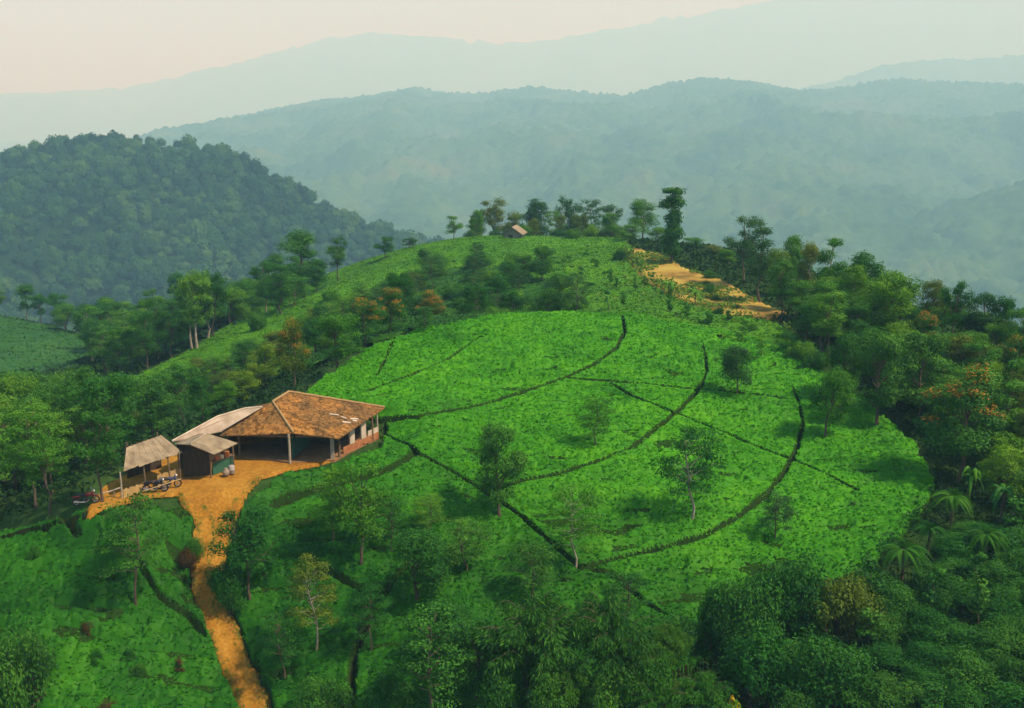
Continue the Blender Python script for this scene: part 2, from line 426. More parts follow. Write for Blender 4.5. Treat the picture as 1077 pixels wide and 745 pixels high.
Z = Z+np.where((X < GX0-1) | (X > GX1+1) | (Y > GY1+1), 6*fbm(X/160, Y/160, 3, 5), 0.15*fbm(X/3, Y/3, 3, 9)*smooth(7, 12, polydist(X, Y, [SEGA, SEGB])))
_px, _py = project(X, Y, Z); low = yardmask(X, Y) | (track_edge(X, Y) < 1.2)
for _pl in (HILL, LEFT, STRIP, FAR, FIELD, BARE): low |= inpoly(_px, _py, _pl) & (Y < 250)
Z = Z-.28*low*((X > GX0) & (X < GX1) & (Y > 40) & (Y < 300))
tag(link('ground', grid_mesh('ground', X, Y, Z, mats=[mg])), kind='structure')

LOWER_SHADE = [(403,464),(440,485),(475,505),(545,551),(607,606),(640,614),(690,630),(760,670),(760,800),(240,800),(230,600),(255,515),(300,494),(350,488)]
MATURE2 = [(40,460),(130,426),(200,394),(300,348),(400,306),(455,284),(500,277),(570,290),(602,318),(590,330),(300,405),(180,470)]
def tea_darkness(a, b, old=None):
    """how dark the tea colour is: painted foreground shade on lower plots, dark growth on the overgrown crest slope"""
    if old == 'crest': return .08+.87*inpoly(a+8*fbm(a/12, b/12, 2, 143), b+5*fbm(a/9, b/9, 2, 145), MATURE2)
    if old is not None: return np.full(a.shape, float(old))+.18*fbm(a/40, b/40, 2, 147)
    return .95*smooth(385, 620, b-.28*(a-400)+26*fbm(a/50, b/50, 3, 141))  # lower slopes darkened in colour to stand for foreground shade
def tea_mesh(name, poly, x0, x1, y0, y1, step, cell, hgt, mats, seed=0, gapk=1.0, holes=.02, avoid=(), old=None):
    X, Y = np.meshgrid(np.arange(x0, x1, step), np.arange(y0, y1, step))
    G = H(X, Y); px, py = project(X, Y, G+hgt)
    wob = 2.2*fbm(X/2.2, Y/2.2, 2, 31)
    ins = inpoly(px+wob, py+wob, poly)
    for q in avoid: ins &= ~inpoly(px+wob, py+wob, q)
    te = track_edge(X, Y)+.3*fbm(X/.9, Y/.9, 2, 33)
    ins &= (te > .25) & ~yardmask(X, Y)
    # bushes: clipped cushions set close in rows along the slope
    wx = X+.25*fbm(X/1.3, Y/1.3, 2, 11); wy = Y+.25*fbm(X/1.3, Y/1.3, 2, 15)
    row = .6*fbm(X/14, Y/14, 2, 21)
    f1, f2, cid = worley(wx/(cell*1.5), (wy+row*2)/cell, seed, .5)
    crack = smooth(.0, .24, f2-f1)
    miss = cid < holes
    calm = np.ones(X.shape); prof = np.ones(X.shape); edge = np.zeros(X.shape, bool)
    for gw, pl in gapw:
        if len(pl) < 2: continue
        dd = polydist(X, Y, pl)+.14*fbm(X/1.1, Y/1.1, 2, 41); far_end = np.hypot(X-pl[-1][0], Y-pl[-1][1]); dd = dd+((.16*(1-smooth(0, 26, far_end))+.16*(1-smooth(0, 9, far_end)))+.4*(1-smooth(0, 1.5, far_end)) if gw in (.30, .28) else .4*(1-smooth(0, 1.2, far_end))*(gw < .4)); g0 = .02+gw*gapk*.30; tr_ = .12+.26*min(gw, .42)
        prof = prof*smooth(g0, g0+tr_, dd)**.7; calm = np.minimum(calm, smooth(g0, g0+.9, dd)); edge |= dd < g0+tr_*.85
    h = hgt*(.80+calm*(.13*(crack-1)+.05*np.sqrt(np.maximum(0, 1-f1*f1*1.3))+.08*(cid-.5)))
    h = h+hgt*(.13*calm*fbm(X/.38, Y/.38, 2, 51)+.14*fbm(X/5, Y/5, 3, 57))
    dash = fbm((X+.4*Y)/(cell*4.2), (Y+row*2)/(cell*.95), 3, 91)
    h = h-hgt*.58*calm*smooth(.12, .30, dash)
    rc = (wy+row*2.4+.004*(X-8)**2)/.98; rf = np.abs(rc-np.floor(rc)-.5)
    brk = smooth(-.12, .12, fbm((X+9*np.floor(rc))/2.6, np.floor(rc)*3.7, 3, 161))     # rows have grown together here and there
    h = h-hgt*.40*calm*brk*(1-smooth(.05, .15, rf))
    crev = (calm > .9)*(dash > .255)*1.0+((calm*brk) > .8)*(rf < .055)*(hsh(np.floor(X*2.2).astype(int), np.floor(rc).astype(int), 171) < .36)  # crevices that get the dark twig colour as painted shade
    h = np.maximum(np.where(miss & (calm > .8), h*.55, h), .36*hgt)*prof
    h = np.where(ins, np.maximum(h, .03), -.5)
    tint = np.clip(.38+.26*cid+.30*(hsh((X*37).astype(int), (Y*41).astype(int), 8)-.5)+.22*fbm(X/7, Y/7, 3, 61), 0, 1)
    me = grid_mesh(name, X, Y, G+h, keep=ins, tint=tint, mats=list(mats)+[STEM_SHADE, LITTER_SHADE], smooth_=True)
    # clipped tops are leaf, hedge sides and crevices twigs, trodden gaps soil, all darkened as painted shade
    k_ = ins.ravel(); idx = np.arange(k_.size).reshape(X.shape); qd = np.stack([idx[:-1, :-1], idx[:-1, 1:], idx[1:, 1:], idx[1:, :-1]], -1).reshape(-1, 4); qd = qd[k_[qd].any(1)]
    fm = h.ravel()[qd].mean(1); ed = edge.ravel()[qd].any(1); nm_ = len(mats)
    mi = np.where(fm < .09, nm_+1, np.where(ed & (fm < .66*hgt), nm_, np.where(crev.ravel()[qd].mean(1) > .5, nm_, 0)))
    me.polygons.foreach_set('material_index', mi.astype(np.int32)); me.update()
    co = np.empty(len(me.vertices)*3, np.float32); me.vertices.foreach_get('co', co); co = co.reshape(-1, 3)
    add_dark_mix(me, tea_darkness(*project(co[:, 0], co[:, 1], co[:, 2]), old))
    return me, X, Y, G+h, ins & (h > .35*hgt), tint
def tufts(X, Y, Z, ok, tint, per, size, flat=.68):
    """small shoots standing on a clipped surface"""
    iy, ix = np.nonzero(ok); k = int(len(iy)*per)
    s = rng.integers(0, len(iy), k); st = abs(X[0, 1]-X[0, 0])
    p = np.stack([X[iy[s], ix[s]], Y[iy[s], ix[s]], Z[iy[s], ix[s]]], -1)
    p[:, :2] += (rng.random((k, 2))-.5)*st*.9; p[:, 2] += rng.random(k)*.05-.01
    nrm = rng.normal(size=(k, 3))*flat; nrm[:, 2] += 1
    v, q = leafquads(p, nrm, size*(.6+.8*rng.random(k)), .62)
    t = np.repeat(np.clip(tint[iy[s], ix[s]]*.7+.95*rng.random(k)-.28, 0, 1), 4)
    return v, q, t
def leafquads(p, nrm, size, ratio=.5, axis=None):
    k = len(p); nrm = nrm/np.maximum(np.linalg.norm(nrm, axis=1, keepdims=True), 1e-6)
    r = rng.normal(size=(k, 3)) if axis is None else axis
    a = r-nrm*(r*nrm).sum(1, keepdims=True); a /= np.maximum(np.linalg.norm(a, axis=1, keepdims=True), 1e-6)
    b = np.cross(nrm, a); L_ = np.asarray(size)[:, None]*.5; Wd = L_*ratio
    v = np.stack([p-a*L_, p+b*Wd+nrm*L_*.18, p+a*L_, p-b*Wd+nrm*L_*.18], 1).reshape(-1, 3)
    return v, np.arange(k*4).reshape(-1, 4)
def merge(parts):
    vs, qs, ts = [], [], []; o = 0
    for v, q, t in parts:
        vs.append(v); qs.append(q+o); ts.append(t); o += len(v)
    return np.concatenate(vs), np.concatenate(qs), np.concatenate(ts)
YOUNG = ((.016, .115, .002), (.044, .255, .003), (.090, .36, .004)); TEA_SHADE = ((.005, .050, .002), (.0125, .105, .003), (.032, .170, .005))  # second set is darkened to paint shade over the lower plots
TEA_HI = teamat('tea', YOUNG, TEA_SHADE)
TEA_FAR = teamat('tea_crest', ((.030, .125, .004), (.062, .225, .006), (.11, .31, .009)), ((.010, .060, .006), (.022, .105, .009), (.044, .165, .013)), sc=.12)
TEA_DULL = leafmat('tea_valley', (.014, .075, .014), (.026, .110, .018), (.045, .15, .024), trans=.1, rough=.6, objvar=0, sc=.12)
STEM_SHADE = surf('tea_stem_shade', [(.3, (.010, .032, .004)), (.7, (.026, .066, .010))], scale=5, spec=.03, rough=1)  # twig colour, darkened to carry the shade of hedge sides and crevices
LITTER_SHADE = surf('leaf_litter_shade', [(.3, (.008, .015, .004)), (.7, (.022, .030, .009))], scale=2, spec=.03, rough=1)  # litter on the gap floor, darkened to carry the shade between hedges
def tea_field(name, label, poly, box, step, cell, hgt, mat, seed, per, size, **kw):
    mats = list(mat) if isinstance(mat, tuple) else [mat]
    me, X, Y, Z, ok, tint = tea_mesh(name, poly, *box, step, cell, hgt, mats, seed, **kw)
    o = tag(link(name, me), label, None, None, 'stuff')
    if per:
        v, q, t = tufts(X, Y, Z, ok, tint, per, size)
        sm = mesh_np('shoots', v, quads=q, tint=t, mats=mats); add_dark_mix(sm, np.repeat(tea_darkness(*project(v[::4, 0], v[::4, 1], v[::4, 2]), kw.get('old')), 4)); link('shoots', sm, o)
    return o
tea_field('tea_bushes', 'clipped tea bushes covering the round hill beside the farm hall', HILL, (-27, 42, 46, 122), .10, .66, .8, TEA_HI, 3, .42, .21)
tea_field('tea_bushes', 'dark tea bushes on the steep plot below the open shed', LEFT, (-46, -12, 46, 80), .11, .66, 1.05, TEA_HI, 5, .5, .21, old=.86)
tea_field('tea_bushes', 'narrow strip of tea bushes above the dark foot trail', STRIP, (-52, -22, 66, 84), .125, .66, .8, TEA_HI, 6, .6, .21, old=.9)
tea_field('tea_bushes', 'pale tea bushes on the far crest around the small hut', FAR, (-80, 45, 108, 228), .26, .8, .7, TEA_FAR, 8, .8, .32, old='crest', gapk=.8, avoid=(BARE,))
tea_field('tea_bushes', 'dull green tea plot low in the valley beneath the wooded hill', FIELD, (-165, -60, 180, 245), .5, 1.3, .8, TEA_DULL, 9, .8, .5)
# ---------------------------------------------------------------- bare earth: yard and track, dug field, foot trail
DIRT, nt, out = newmat('yard_dirt'); L = nt.links; p_ = pos(nt)
d1 = ramp(nt, noise(nt, .5, 9, p_, .4), [(.30, (.17, .078, .010)), (.5, (.34, .175, .018)), (.72, (.47, .28, .045))])
d2 = ramp(nt, noise(nt, 5, 5, p_), [(.3, (.13, .062, .010)), (.55, (.33, .165, .018)), (.75, (.45, .27, .055))])
at_ = nd(nt, 'ShaderNodeAttribute', attribute_name='tint')
gm = nd(nt, 'ShaderNodeMath', operation='MULTIPLY_ADD'); L.new(noise(nt, 3.2, 5, p_), gm.inputs[0]); gm.inputs[1].default_value = 2.2; gm.inputs[2].default_value = -1.75
ga = nd(nt, 'ShaderNodeMath', operation='ADD', use_clamp=True); L.new(gm.outputs[0], ga.inputs[0]); L.new(at_.outputs['Fac'], ga.inputs[1])
gs = nd(nt, 'ShaderNodeMath', operation='MULTIPLY', use_clamp=True); L.new(ga.outputs[0], gs.inputs[0]); gs.inputs[1].default_value = 1.4
pr = nd(nt, 'ShaderNodeBsdfPrincipled', Roughness=.95); pr.inputs['Specular IOR Level'].default_value = .1
L.new(mixc(nt, gs.outputs[0], mixc(nt, .5, d1, d2), (.035, .095, .012)), pr.inputs['Base Color'])
bp = nd(nt, 'ShaderNodeBump', Strength=.6); bp.inputs['Distance'].default_value = .06; L.new(noise(nt, 4, 6, p_), bp.inputs['Height']); L.new(bp.outputs[0], pr.inputs['Normal'])
L.new(pr.outputs[0], out.inputs['Surface'])
st = .14
X, Y = np.meshgrid(np.arange(-34, -8, st), np.arange(46, 90, st)); G = H(X, Y)
te = track_edge(X, Y)+.38*fbm(X/.9, Y/.9, 3, 71)
ins = (te < .22) | yardmask(X, Y)
ins &= Y > 50
rut = -.07*np.exp(-((te+.5)/.2)**2)
tag(link('dirt_track', grid_mesh('dirt_track', X, Y, np.where(ins, G+.03+rut*(te < 0)+.05*fbm(X/.7, Y/.7, 4, 73), G-.2), keep=ins, tint=np.clip(np.where(yardmask(X, Y), .0, .15)+.95*np.exp(-((te+.88)/.22)**2)*(~yardmask(X, Y))+.8*np.exp(-((te-.1)/.25)**2), 0, 1), mats=[DIRT])), kind='structure')
BAREM = surf('dug_earth', [(.30, (.07, .12, .022)), (.40, (.20, .125, .03)), (.50, (.34, .24, .045)), (.62, (.42, .33, .065)), (.76, (.22, .12, .035))], scale=.22, detail=9, rough=.95, spec=.1, stretch=(1, .8, 1))
X, Y = np.meshgrid(np.arange(8, 55, .4), np.arange(112, 190, .4)); G = H(X, Y); px, py = project(X, Y, G)
ins = inpoly(px+3*fbm(X/3, Y/3, 3, 81), py+1.6*fbm(X/3, Y/3, 3, 85), BARE)
tag(link('bare_field', grid_mesh('bare_field', X, Y, np.where(ins, G+.1+.05*fbm(X/1.2, Y/1.2, 4, 83), G-.3), keep=ins, mats=[BAREM])), kind='structure')
# ================================================================ far hills
HILLM, nt, out = newmat('far_forest')
L = nt.links; p_ = pos(nt)
c1 = ramp(nt, noise(nt, .05, 5, p_), [(.3, (.012, .045, .014)), (.5, (.035, .095, .025)), (.7, (.075, .15, .04))])
c2 = ramp(nt, noise(nt, .0045, 6, p_), [(.35, (.014, .05, .018)), (.5, (.05, .11, .03)), (.62, (.08, .14, .05)), (.74, (.16, .15, .08))])
pr = nd(nt, 'ShaderNodeBsdfPrincipled', Roughness=.95); pr.inputs['Specular IOR Level'].default_value = .1
L.new(mixc(nt, .5, c1, c2), pr.inputs['Base Color']); L.new(pr.outputs[0], out.inputs['Surface'])
WOODEDM = surf('forest_floor', [(.3, (.006, .022, .006)), (.7, (.02, .05, .012))], scale=.05, rough=1, spec=.02)
def ridge(name, crest, Yc, Yfoot, Yback, step, tree, k, spur=30, zfoot=VALLEY-4, pw=1.0, mat=None):
    cr = np.array(crest, float); P = at(cr[:, 0], cr[:, 1], Yc)
    x0, x1 = P[0, 0], P[-1, 0]
    X, Y = np.meshgrid(np.arange(x0, x1, step), np.arange(Yfoot, Yback, step))
    # the crest wanders to and fro in depth
    dy = (Yc-Yfoot)*.16*fbm(X/(Yc*.25), X*0+k, 3, k)
    zc = np.interp(X, P[:, 0], P[:, 2])+.0*X
    t = np.where(Y < Yc+dy, (Y-Yfoot)/(Yc+dy-Yfoot), 1-(Y-Yc-dy)/(Yback-Yc-dy))
    t = np.clip(t, 0, 1); s = t**pw*(1.5-.5*t)
    Z = zfoot+(zc-zfoot)*np.where(Y < Yc+dy, s, t)
    rid = 1-np.abs(fbm(X/(60+Yc*.10), Y/(100+Yc*.17), 5, k+7))*2.4
    Z = Z+spur*(rid-.6)*np.sin(np.pi*np.clip(t, 0, 1))*(Y < Yc+dy)+.5*spur*fbm(X/(30+Yc*.05), Y/(30+Yc*.05), 4, k+11)*np.sin(np.pi*t)
    f1, f2, cid = worley(X/max(tree, 1), Y/max(tree, 1), k+3)
    Z = Z+tree*(.9*np.sqrt(np.maximum(0, 1-f1*f1*1.5))+.7*cid*(1-f1))*smooth(.0, .1, t)
    tag(link(name, grid_mesh(name, X, Y, Z, mats=[mat or HILLM])), kind='structure')
    return X, Y, Z
ridge('hills', [(-420,215),(-200,190),(60,168),(150,152),(250,128),(330,113),(380,107),(418,101),(434,97),(456,104),(500,105),(560,96),(620,104),(655,108),(700,95),(745,89),(790,93),(835,102),(880,99),(940,89),(985,94),(1077,97),(1300,92),(1600,100)], 4800, 1350, 5600, 11.0, 26, 100, spur=90, pw=1.15)
SLOPE = ridge('hills', [(600,440),(760,350),(850,303),(930,257),(1000,226),(1077,198),(1250,150),(1500,120)], 2200, 1200, 2800, 9.5, 20, 140, spur=52)
ridge('hills', [(560,175),(700,135),(800,110),(880,91),(930,74),(985,69),(1040,68),(1077,63),(1300,50),(1700,50)], 8100, 6800, 9300, 34, 44, 180, spur=130)
ridge('mountains', [(-500,118),(-200,110),(0,106),(130,100),(250,74),(330,50),(380,41),(450,46),(520,53),(560,51),(640,39),(720,23),(800,9),(880,-2),(1000,-8),(1200,-14),(1500,0)], 14500, 12000, 16500, 95, 85, 220, spur=260)
WOODED = ridge('hills', [(-420,235),(-250,195),(-150,176),(0,171),(50,157),(100,149),(150,152),(210,160),(250,170),(290,187),(340,221),(390,243),(440,259),(480,275),(540,293),(640,330)], 1050, 400, 1400, 5.0, 0, 260, spur=30, pw=1.0, mat=WOODEDM)
# ================================================================ plants: one set of meshes per kind, copies share them
BARK = surf('bark', [(.3, (.06, .045, .03)), (.7, (.15, .12, .085))], scale=4, stretch=(1, 1, .25), bump=.4)
BARK_PALE = surf('pale_bark', [(.3, (.20, .18, .14)), (.7, (.36, .33, .27))], scale=4, stretch=(1, 1, .3))
LM = {
 'dark':   leafmat('leaf_dark', (.010, .070, .008), (.027, .145, .013), (.062, .235, .020)),
 'mid':    leafmat('leaf_mid', (.020, .112, .007), (.052, .208, .011), (.110, .315, .019)),
 'bright': leafmat('leaf_bright', (.032, .140, .005), (.075, .240, .007), (.145, .340, .014)),
 'blue':   leafmat('leaf_blue', (.011, .062, .016), (.027, .115, .024), (.058, .185, .034)),
 'yellow': leafmat('leaf_yellow', (.050, .140, .006), (.108, .235, .009), (.195, .330, .016)),
 'olive':  leafmat('leaf_olive', (.032, .085, .008), (.074, .145, .012), (.135, .220, .020)),
 'orange': leafmat('leaf_orange', (.20, .11, .015), (.40, .19, .02), (.52, .28, .03)),
 'rust':   leafmat('leaf_rust', (.030, .024, .008), (.066, .046, .013), (.110, .075, .018)),
 'flower': leafmat('petal_yellow', (.50, .33, .01), (.68, .46, .01), (.78, .60, .03), objvar=.02),
}
def clump(c, r, k, size, rg, up=.35, shell=.55):
    """leaf sprays filling an uneven ellipsoid, thicker towards its skin"""
    dv = rg.normal(size=(k, 3)); dv /= np.linalg.norm(dv, axis=1, keepdims=True)
    lump = 1+.28*np.sin(dv[:, 0]*5+rg.random()*6)*np.sin(dv[:, 1]*5+rg.random()*6)+.2*np.sin(dv[:, 2]*7+rg.random()*6)
    rad = (shell+(1-shell)*rg.random(k)**.7)*lump
    p = c+dv*rad[:, None]*np.asarray(r)
    nrm = dv*.9+rg.normal(size=(k, 3))*.42; nrm[:, 2] += up
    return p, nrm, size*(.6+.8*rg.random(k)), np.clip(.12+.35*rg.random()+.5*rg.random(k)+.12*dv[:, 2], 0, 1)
def leaves_of(cl, ratio=.55):
    p, nm, s, t = (np.concatenate(z) for z in zip(*cl))
    v, q = leafquads(p, nm, s, ratio)
    return v, q, np.repeat(t, 4)
def limb(b, rg, p0, p1, r0, r1, wob=.12, n=4):
    L_ = np.linalg.norm(np.subtract(p1, p0)); pts = []
    for i in range(n+1):
        t = i/n; q = np.array(p0)*(1-t)+np.array(p1)*t
        if 0 < i < n: q = q+rg.normal(size=3)*L_*wob*.4
        pts.append(q)
    b.tube(pts, [r0+(r1-r0)*i/n for i in range(n+1)], 6)
PROTO = {}
def store(kind, h, wd, trunk, crown, extra=None, ratio=.55):
    v, q, t = leaves_of(crown, ratio) if isinstance(crown, list) else crown
    cm = mesh_np(kind+'_crown', v, quads=q, tint=t, mats=[LM['mid']])
    em = None
    if extra:
        ev, eq, et = leaves_of(extra); em = mesh_np(kind+'_blossom', ev, quads=eq, tint=et, mats=[LM['orange']])
    tm = trunk.mesh(kind+'_trunk', BARK, True)
    PROTO.setdefault(kind, []).append((h, wd, tm, cm, em))
def base_trunk(rg, h, r, lean=.04, flare=True):
    b = MB(); top = np.array([rg.normal()*lean*h, rg.normal()*lean*h, h])
    pts = [np.array([0, 0, -.8]), np.array([0, 0, .0])]; rad = [r*1.5, r*1.35]
    for i in range(1, 6):
        t = i/5; pts.append(top*t+rg.normal(size=3)*np.array([1, 1, 0])*.02*h*(t < 1)); rad.append(r*(1-.75*t))
    b.tube(pts, rad, 7); return b, pts[1:]
def along(pts, t):
    f = t*(len(pts)-1); i = min(int(f), len(pts)-2); return pts[i]+(pts[i+1]-pts[i])*(f-i)
for sd in range(4):   # full rounded crown of many lobes over a clear stem
    rg = np.random.default_rng(100+sd); h, rr = 8.0, 2.5
    b, pts = base_trunk(rg, h*.86, .15); cl = []
    for i in range(24):
        z = h*(.30+.62*rg.random()); pr_ = math.sin(math.pi*min(1, max(.05, ((z/h-.22)/.80))))**.55
        a = rg.random()*6.283; ro = rr*pr_*(.35+.5*rg.random())
        c = np.array([math.cos(a)*ro, math.sin(a)*ro, z]); s = .62+.55*rg.random()
        limb(b, rg, along(pts, max(.2, z/h*.8)), c, .05, .018); cl.append(clump(c, (s*1.15, s*1.15, s*.8), 420, .19, rg))
    store('oval_tree', h, rr*2, b, cl)
for sd in range(4):   # thin shade tree: loose flat sprays with air between
    rg = np.random.default_rng(200+sd); h, rr = 8.0, 2.3
    b, pts = base_trunk(rg, h*.95, .11); cl = []
    for i in range(24):
        z = h*(.36+.6*(i+rg.random())/24); a = i*2.4+rg.random(); pr_ = 1-.55*abs((z/h-.55)/.45)
        ro = rr*pr_*(.45+.6*rg.random()); c = np.array([math.cos(a)*ro, math.sin(a)*ro, z+.25*ro*.3])
        limb(b, rg, along(pts, z/h*.9), c, .04, .012); s = .55+.4*rg.random()
        cl.append(clump(c, (s*1.35, s*1.35, s*.42), 190, .18, rg, up=.6, shell=.3))
    store('shade_tree', h, rr*2, b, cl)
for sd in range(3):   # flat tiers
    rg = np.random.default_rng(300+sd); h, rr = 10.0, 3.4
    b, pts = base_trunk(rg, h*.9, .15); cl = []
    for i in range(22):
        z = h*(.40+.56*rg.random()); a = rg.random()*6.283; ro = rr*(.15+.75*rg.random())*(1.1-.45*abs(z/h-.68)/.3)
        c = np.array([math.cos(a)*ro, math.sin(a)*ro, z])
        limb(b, rg, along(pts, .35+.5*z/h*rg.random()), c, .06, .02); s = .55+.6*rg.random()
        cl.append(clump(c, (s*1.25, s*1.25, s*.85), 300, .22, rg, up=.45, shell=.3))
    store('tiered_tree', h, rr*2, b, cl)
for sd in range(3):   # tall slim forest tree, crown on the upper half
    rg = np.random.default_rng(400+sd); h, rr = 13.0, 2.2
    b, pts = base_trunk(rg, h*.93, .17, .02); cl = []
    for i in range(22):
        z = h*(.40+.57*rg.random()); a = rg.random()*6.283; ro = rr*(.2+.7*rg.random())*math.sin(math.pi*min(.97, (z/h-.3)/.74))**.6
        c = np.array([math.cos(a)*ro, math.sin(a)*ro, z]); limb(b, rg, along(pts, z/h*.88), c, .05, .02); s = .7+.5*rg.random()
        cl.append(clump(c, (s*1.1, s*1.1, s*.8), 330, .24, rg))
    store('tall_tree', h, rr*2, b, cl)
for sd in range(2):   # column with a separate round head
    rg = np.random.default_rng(450+sd); h, rr = 14.0, 2.0
    b, pts = base_trunk(rg, h*.92, .22, .01); cl = []
    for i in range(40):
        z = h*(.17+.49*rg.random()); a = rg.random()*6.283; ro = rr*.62*rg.random()
        c = np.array([math.cos(a)*ro, math.sin(a)*ro, z]); s = .75+.3*rg.random(); limb(b, rg, along(pts, z/h), c, .05, .02); cl.append(clump(c, (s, s, s*1.2), 170, .40, rg))
    for i in range(20):
        a = rg.random()*6.283; ro = rr*(.15+.65*rg.random()); c = np.array([math.cos(a)*ro, math.sin(a)*ro, h*(.74+.22*rg.random())]); s = .7+.3*rg.random()
        limb(b, rg, along(pts, .8), c, .05, .02); cl.append(clump(c, (s*1.1, s*1.1, s*.8), 130, .40, rg))
    store('column_tree', h, rr*2, b, cl)
for sd in range(4):   # low spreading bush of many lobes
    rg = np.random.default_rng(500+sd); h, rr = 4.0, 2.2
    b = MB(); cl = []
    for i in range(22):
        a = rg.random()*6.283; q = rg.random()**.6; z = h*(.15+.72*rg.random()*(1-.45*q)); ro = rr*q*.85
        c = np.array([math.cos(a)*ro, math.sin(a)*ro, z]); limb(b, rg, (c[0]*.15, c[1]*.15, -.4), c, .06, .02, .2)
        s = .55+.4*rg.random(); cl.append(clump(c, (s*1.2, s*1.2, s*.9), 400, .17, rg))
    store('bush', h, rr*2, b, cl)
for sd in range(3):   # bamboo: arching culms, long leaves hanging outwards
    rg = np.random.default_rng(600+sd); h, rr = 6.0, 2.9
    b = MB(); P_, N_, A_, S_, T_ = [], [], [], [], []
    for i in range(64):
        a = rg.random()*6.283; q = rg.random()**.55; hh = h*(.72+.28*rg.random())*(1-.30*q*q); e = rr*q
        dv = np.array([math.cos(a), math.sin(a), 0]); pts = []
        for j in range(8):
            t = j/7; pts.append(dv*(.25*q+e*t**1.9)+np.array([0, 0, hh*math.sin(min(1, t*1.06)*math.pi*.56)/math.sin(.5*math.pi)-.3*(1-t)]))
        b.tube(pts, [.035*(1-.8*t/7) for t in range(8)], 5)
        tt = rg.random()
        for j in range(150):
            t = .38+.62*rg.random()**.8; f = t*7; k = min(int(f), 6); p = pts[k]+(pts[k+1]-pts[k])*(f-k)
            az = rg.random()*6.283; off = np.array([math.cos(az), math.sin(az), -.55-.6*rg.random()])*(.10+.40*rg.random())
            ax = off/np.linalg.norm(off)+dv*.5; P_.append(p+off+dv*.1); A_.append(ax); nn = np.cross(ax, rg.normal(size=3)); nn[2] = abs(nn[2])+.2
            N_.append(nn+dv*.4); S_.append(.30*(.6+.7*rg.random())); T_.append(.1+.3*tt+.5*rg.random())
    v, q = leafquads(np.array(P_), np.array(N_), np.array(S_), .26, np.array(A_))
    store('bamboo_clump', h, rr*2, b, (v, q, np.repeat(np.clip(T_, 0, 1), 4)))
def blades(rg, n, Ls, wd, base, rise, droop, seg=6, split=0):
    """long arching blades as bent strips with a fold along the midrib"""
    vs, qs, ts = [], [], []; o = 0
    for i in range(n):
        a = i*2.4+rg.random()*.7; dv = np.array([math.cos(a), math.sin(a), 0.]); sd_ = np.array([-dv[1], dv[0], 0]); L_ = Ls*(.7+.45*rg.random()); up_ = rise*(.6+.6*rg.random()); tt = rg.random()*.6+.2
        row = []
        for j in range(seg+1):
            t = j/seg; c = base+dv*L_*(t*.9)+np.array([0, 0, L_*(up_*t-droop*t*t)]); w_ = wd*math.sin(math.pi*(.06+.92*t))**.7*(1-.3*t)
            row.append((c-sd_*w_-np.array([0, 0, w_*.35]), c, c+sd_*w_-np.array([0, 0, w_*.35])))
        for r3 in row: vs += list(r3); ts += [tt, tt+.15, tt]
        for j in range(seg):
            for k in (0, 1): qs.append((o+j*3+k, o+j*3+k+1, o+j*3+k+4, o+j*3+k+3))
        o += 3*(seg+1)
    return np.array(vs), np.array(qs), np.clip(ts, 0, 1)
for sd in range(3):
    rg = np.random.default_rng(700+sd); h = 3.6
    b = MB(); b.tube([(0, 0, -.4), (.02, 0, .6), (.05, .03, 2.0)], [.13, .12, .07], 8)
    store('banana_plant', h, 4.2, b, blades(rg, 11, 2.3, .30, np.array([.05, .03, 1.9]), 1.0, 1.05))
for sd in range(3):   # tree fern / feathery fronds
    rg = np.random.default_rng(750+sd); h = 3.4
    b = MB(); b.tube([(0, 0, -.4), (.04, 0, .8), (.02, .05, 2.0)], [.12, .10, .09], 8)
    parts = []
    for i in range(17):
        a = i*2.4+rg.random()*.5; dv = np.array([math.cos(a), math.sin(a), 0.]); sd_ = np.array([-dv[1], dv[0], 0]); L_ = 2.1*(.75+.4*rg.random()); up_ = .75*(.5+.8*rg.random()); P_, A_, N_, S_ = [], [], [], []
        for j in range(46):
            t = .12+.88*j/45; c = np.array([.02, .05, 2.0])+dv*L_*t*.92+np.array([0, 0, L_*(up_*t-.95*t*t)]); sg = 1 if j % 2 else -1; wl = .42*math.sin(math.pi*(.1+.85*t))
            ax = sd_*sg+dv*.45+np.array([0, 0, -.25]); P_.append(c+ax*wl*.45); A_.append(ax); N_.append(np.array([0, 0, 1.])+dv*.3); S_.append(wl)
        v, q = leafquads(np.array(P_), np.array(N_), np.array(S_), .24, np.array(A_)); parts.append((v, q, np.full(len(v), .25+.5*rg.random())))
    store('tree_fern', h, 4.0, b, merge(parts))
for sd in range(3):   # young tree: thin stem and a few sprays
    rg = np.random.default_rng(800+sd); h = 3.0
    b, pts = base_trunk(rg, h*.95, .035); cl = []
    for i in range(8):
        z = h*(.4+.58*rg.random()); a = rg.random()*6.283; ro = .42*rg.random(); c = np.array([math.cos(a)*ro, math.sin(a)*ro, z]); limb(b, rg, along(pts, z/h*.9), c, .018, .008)
        cl.append(clump(c, (.36, .36, .26), 45, .22, rg))
    store('sapling', h, 1.5, b, cl)
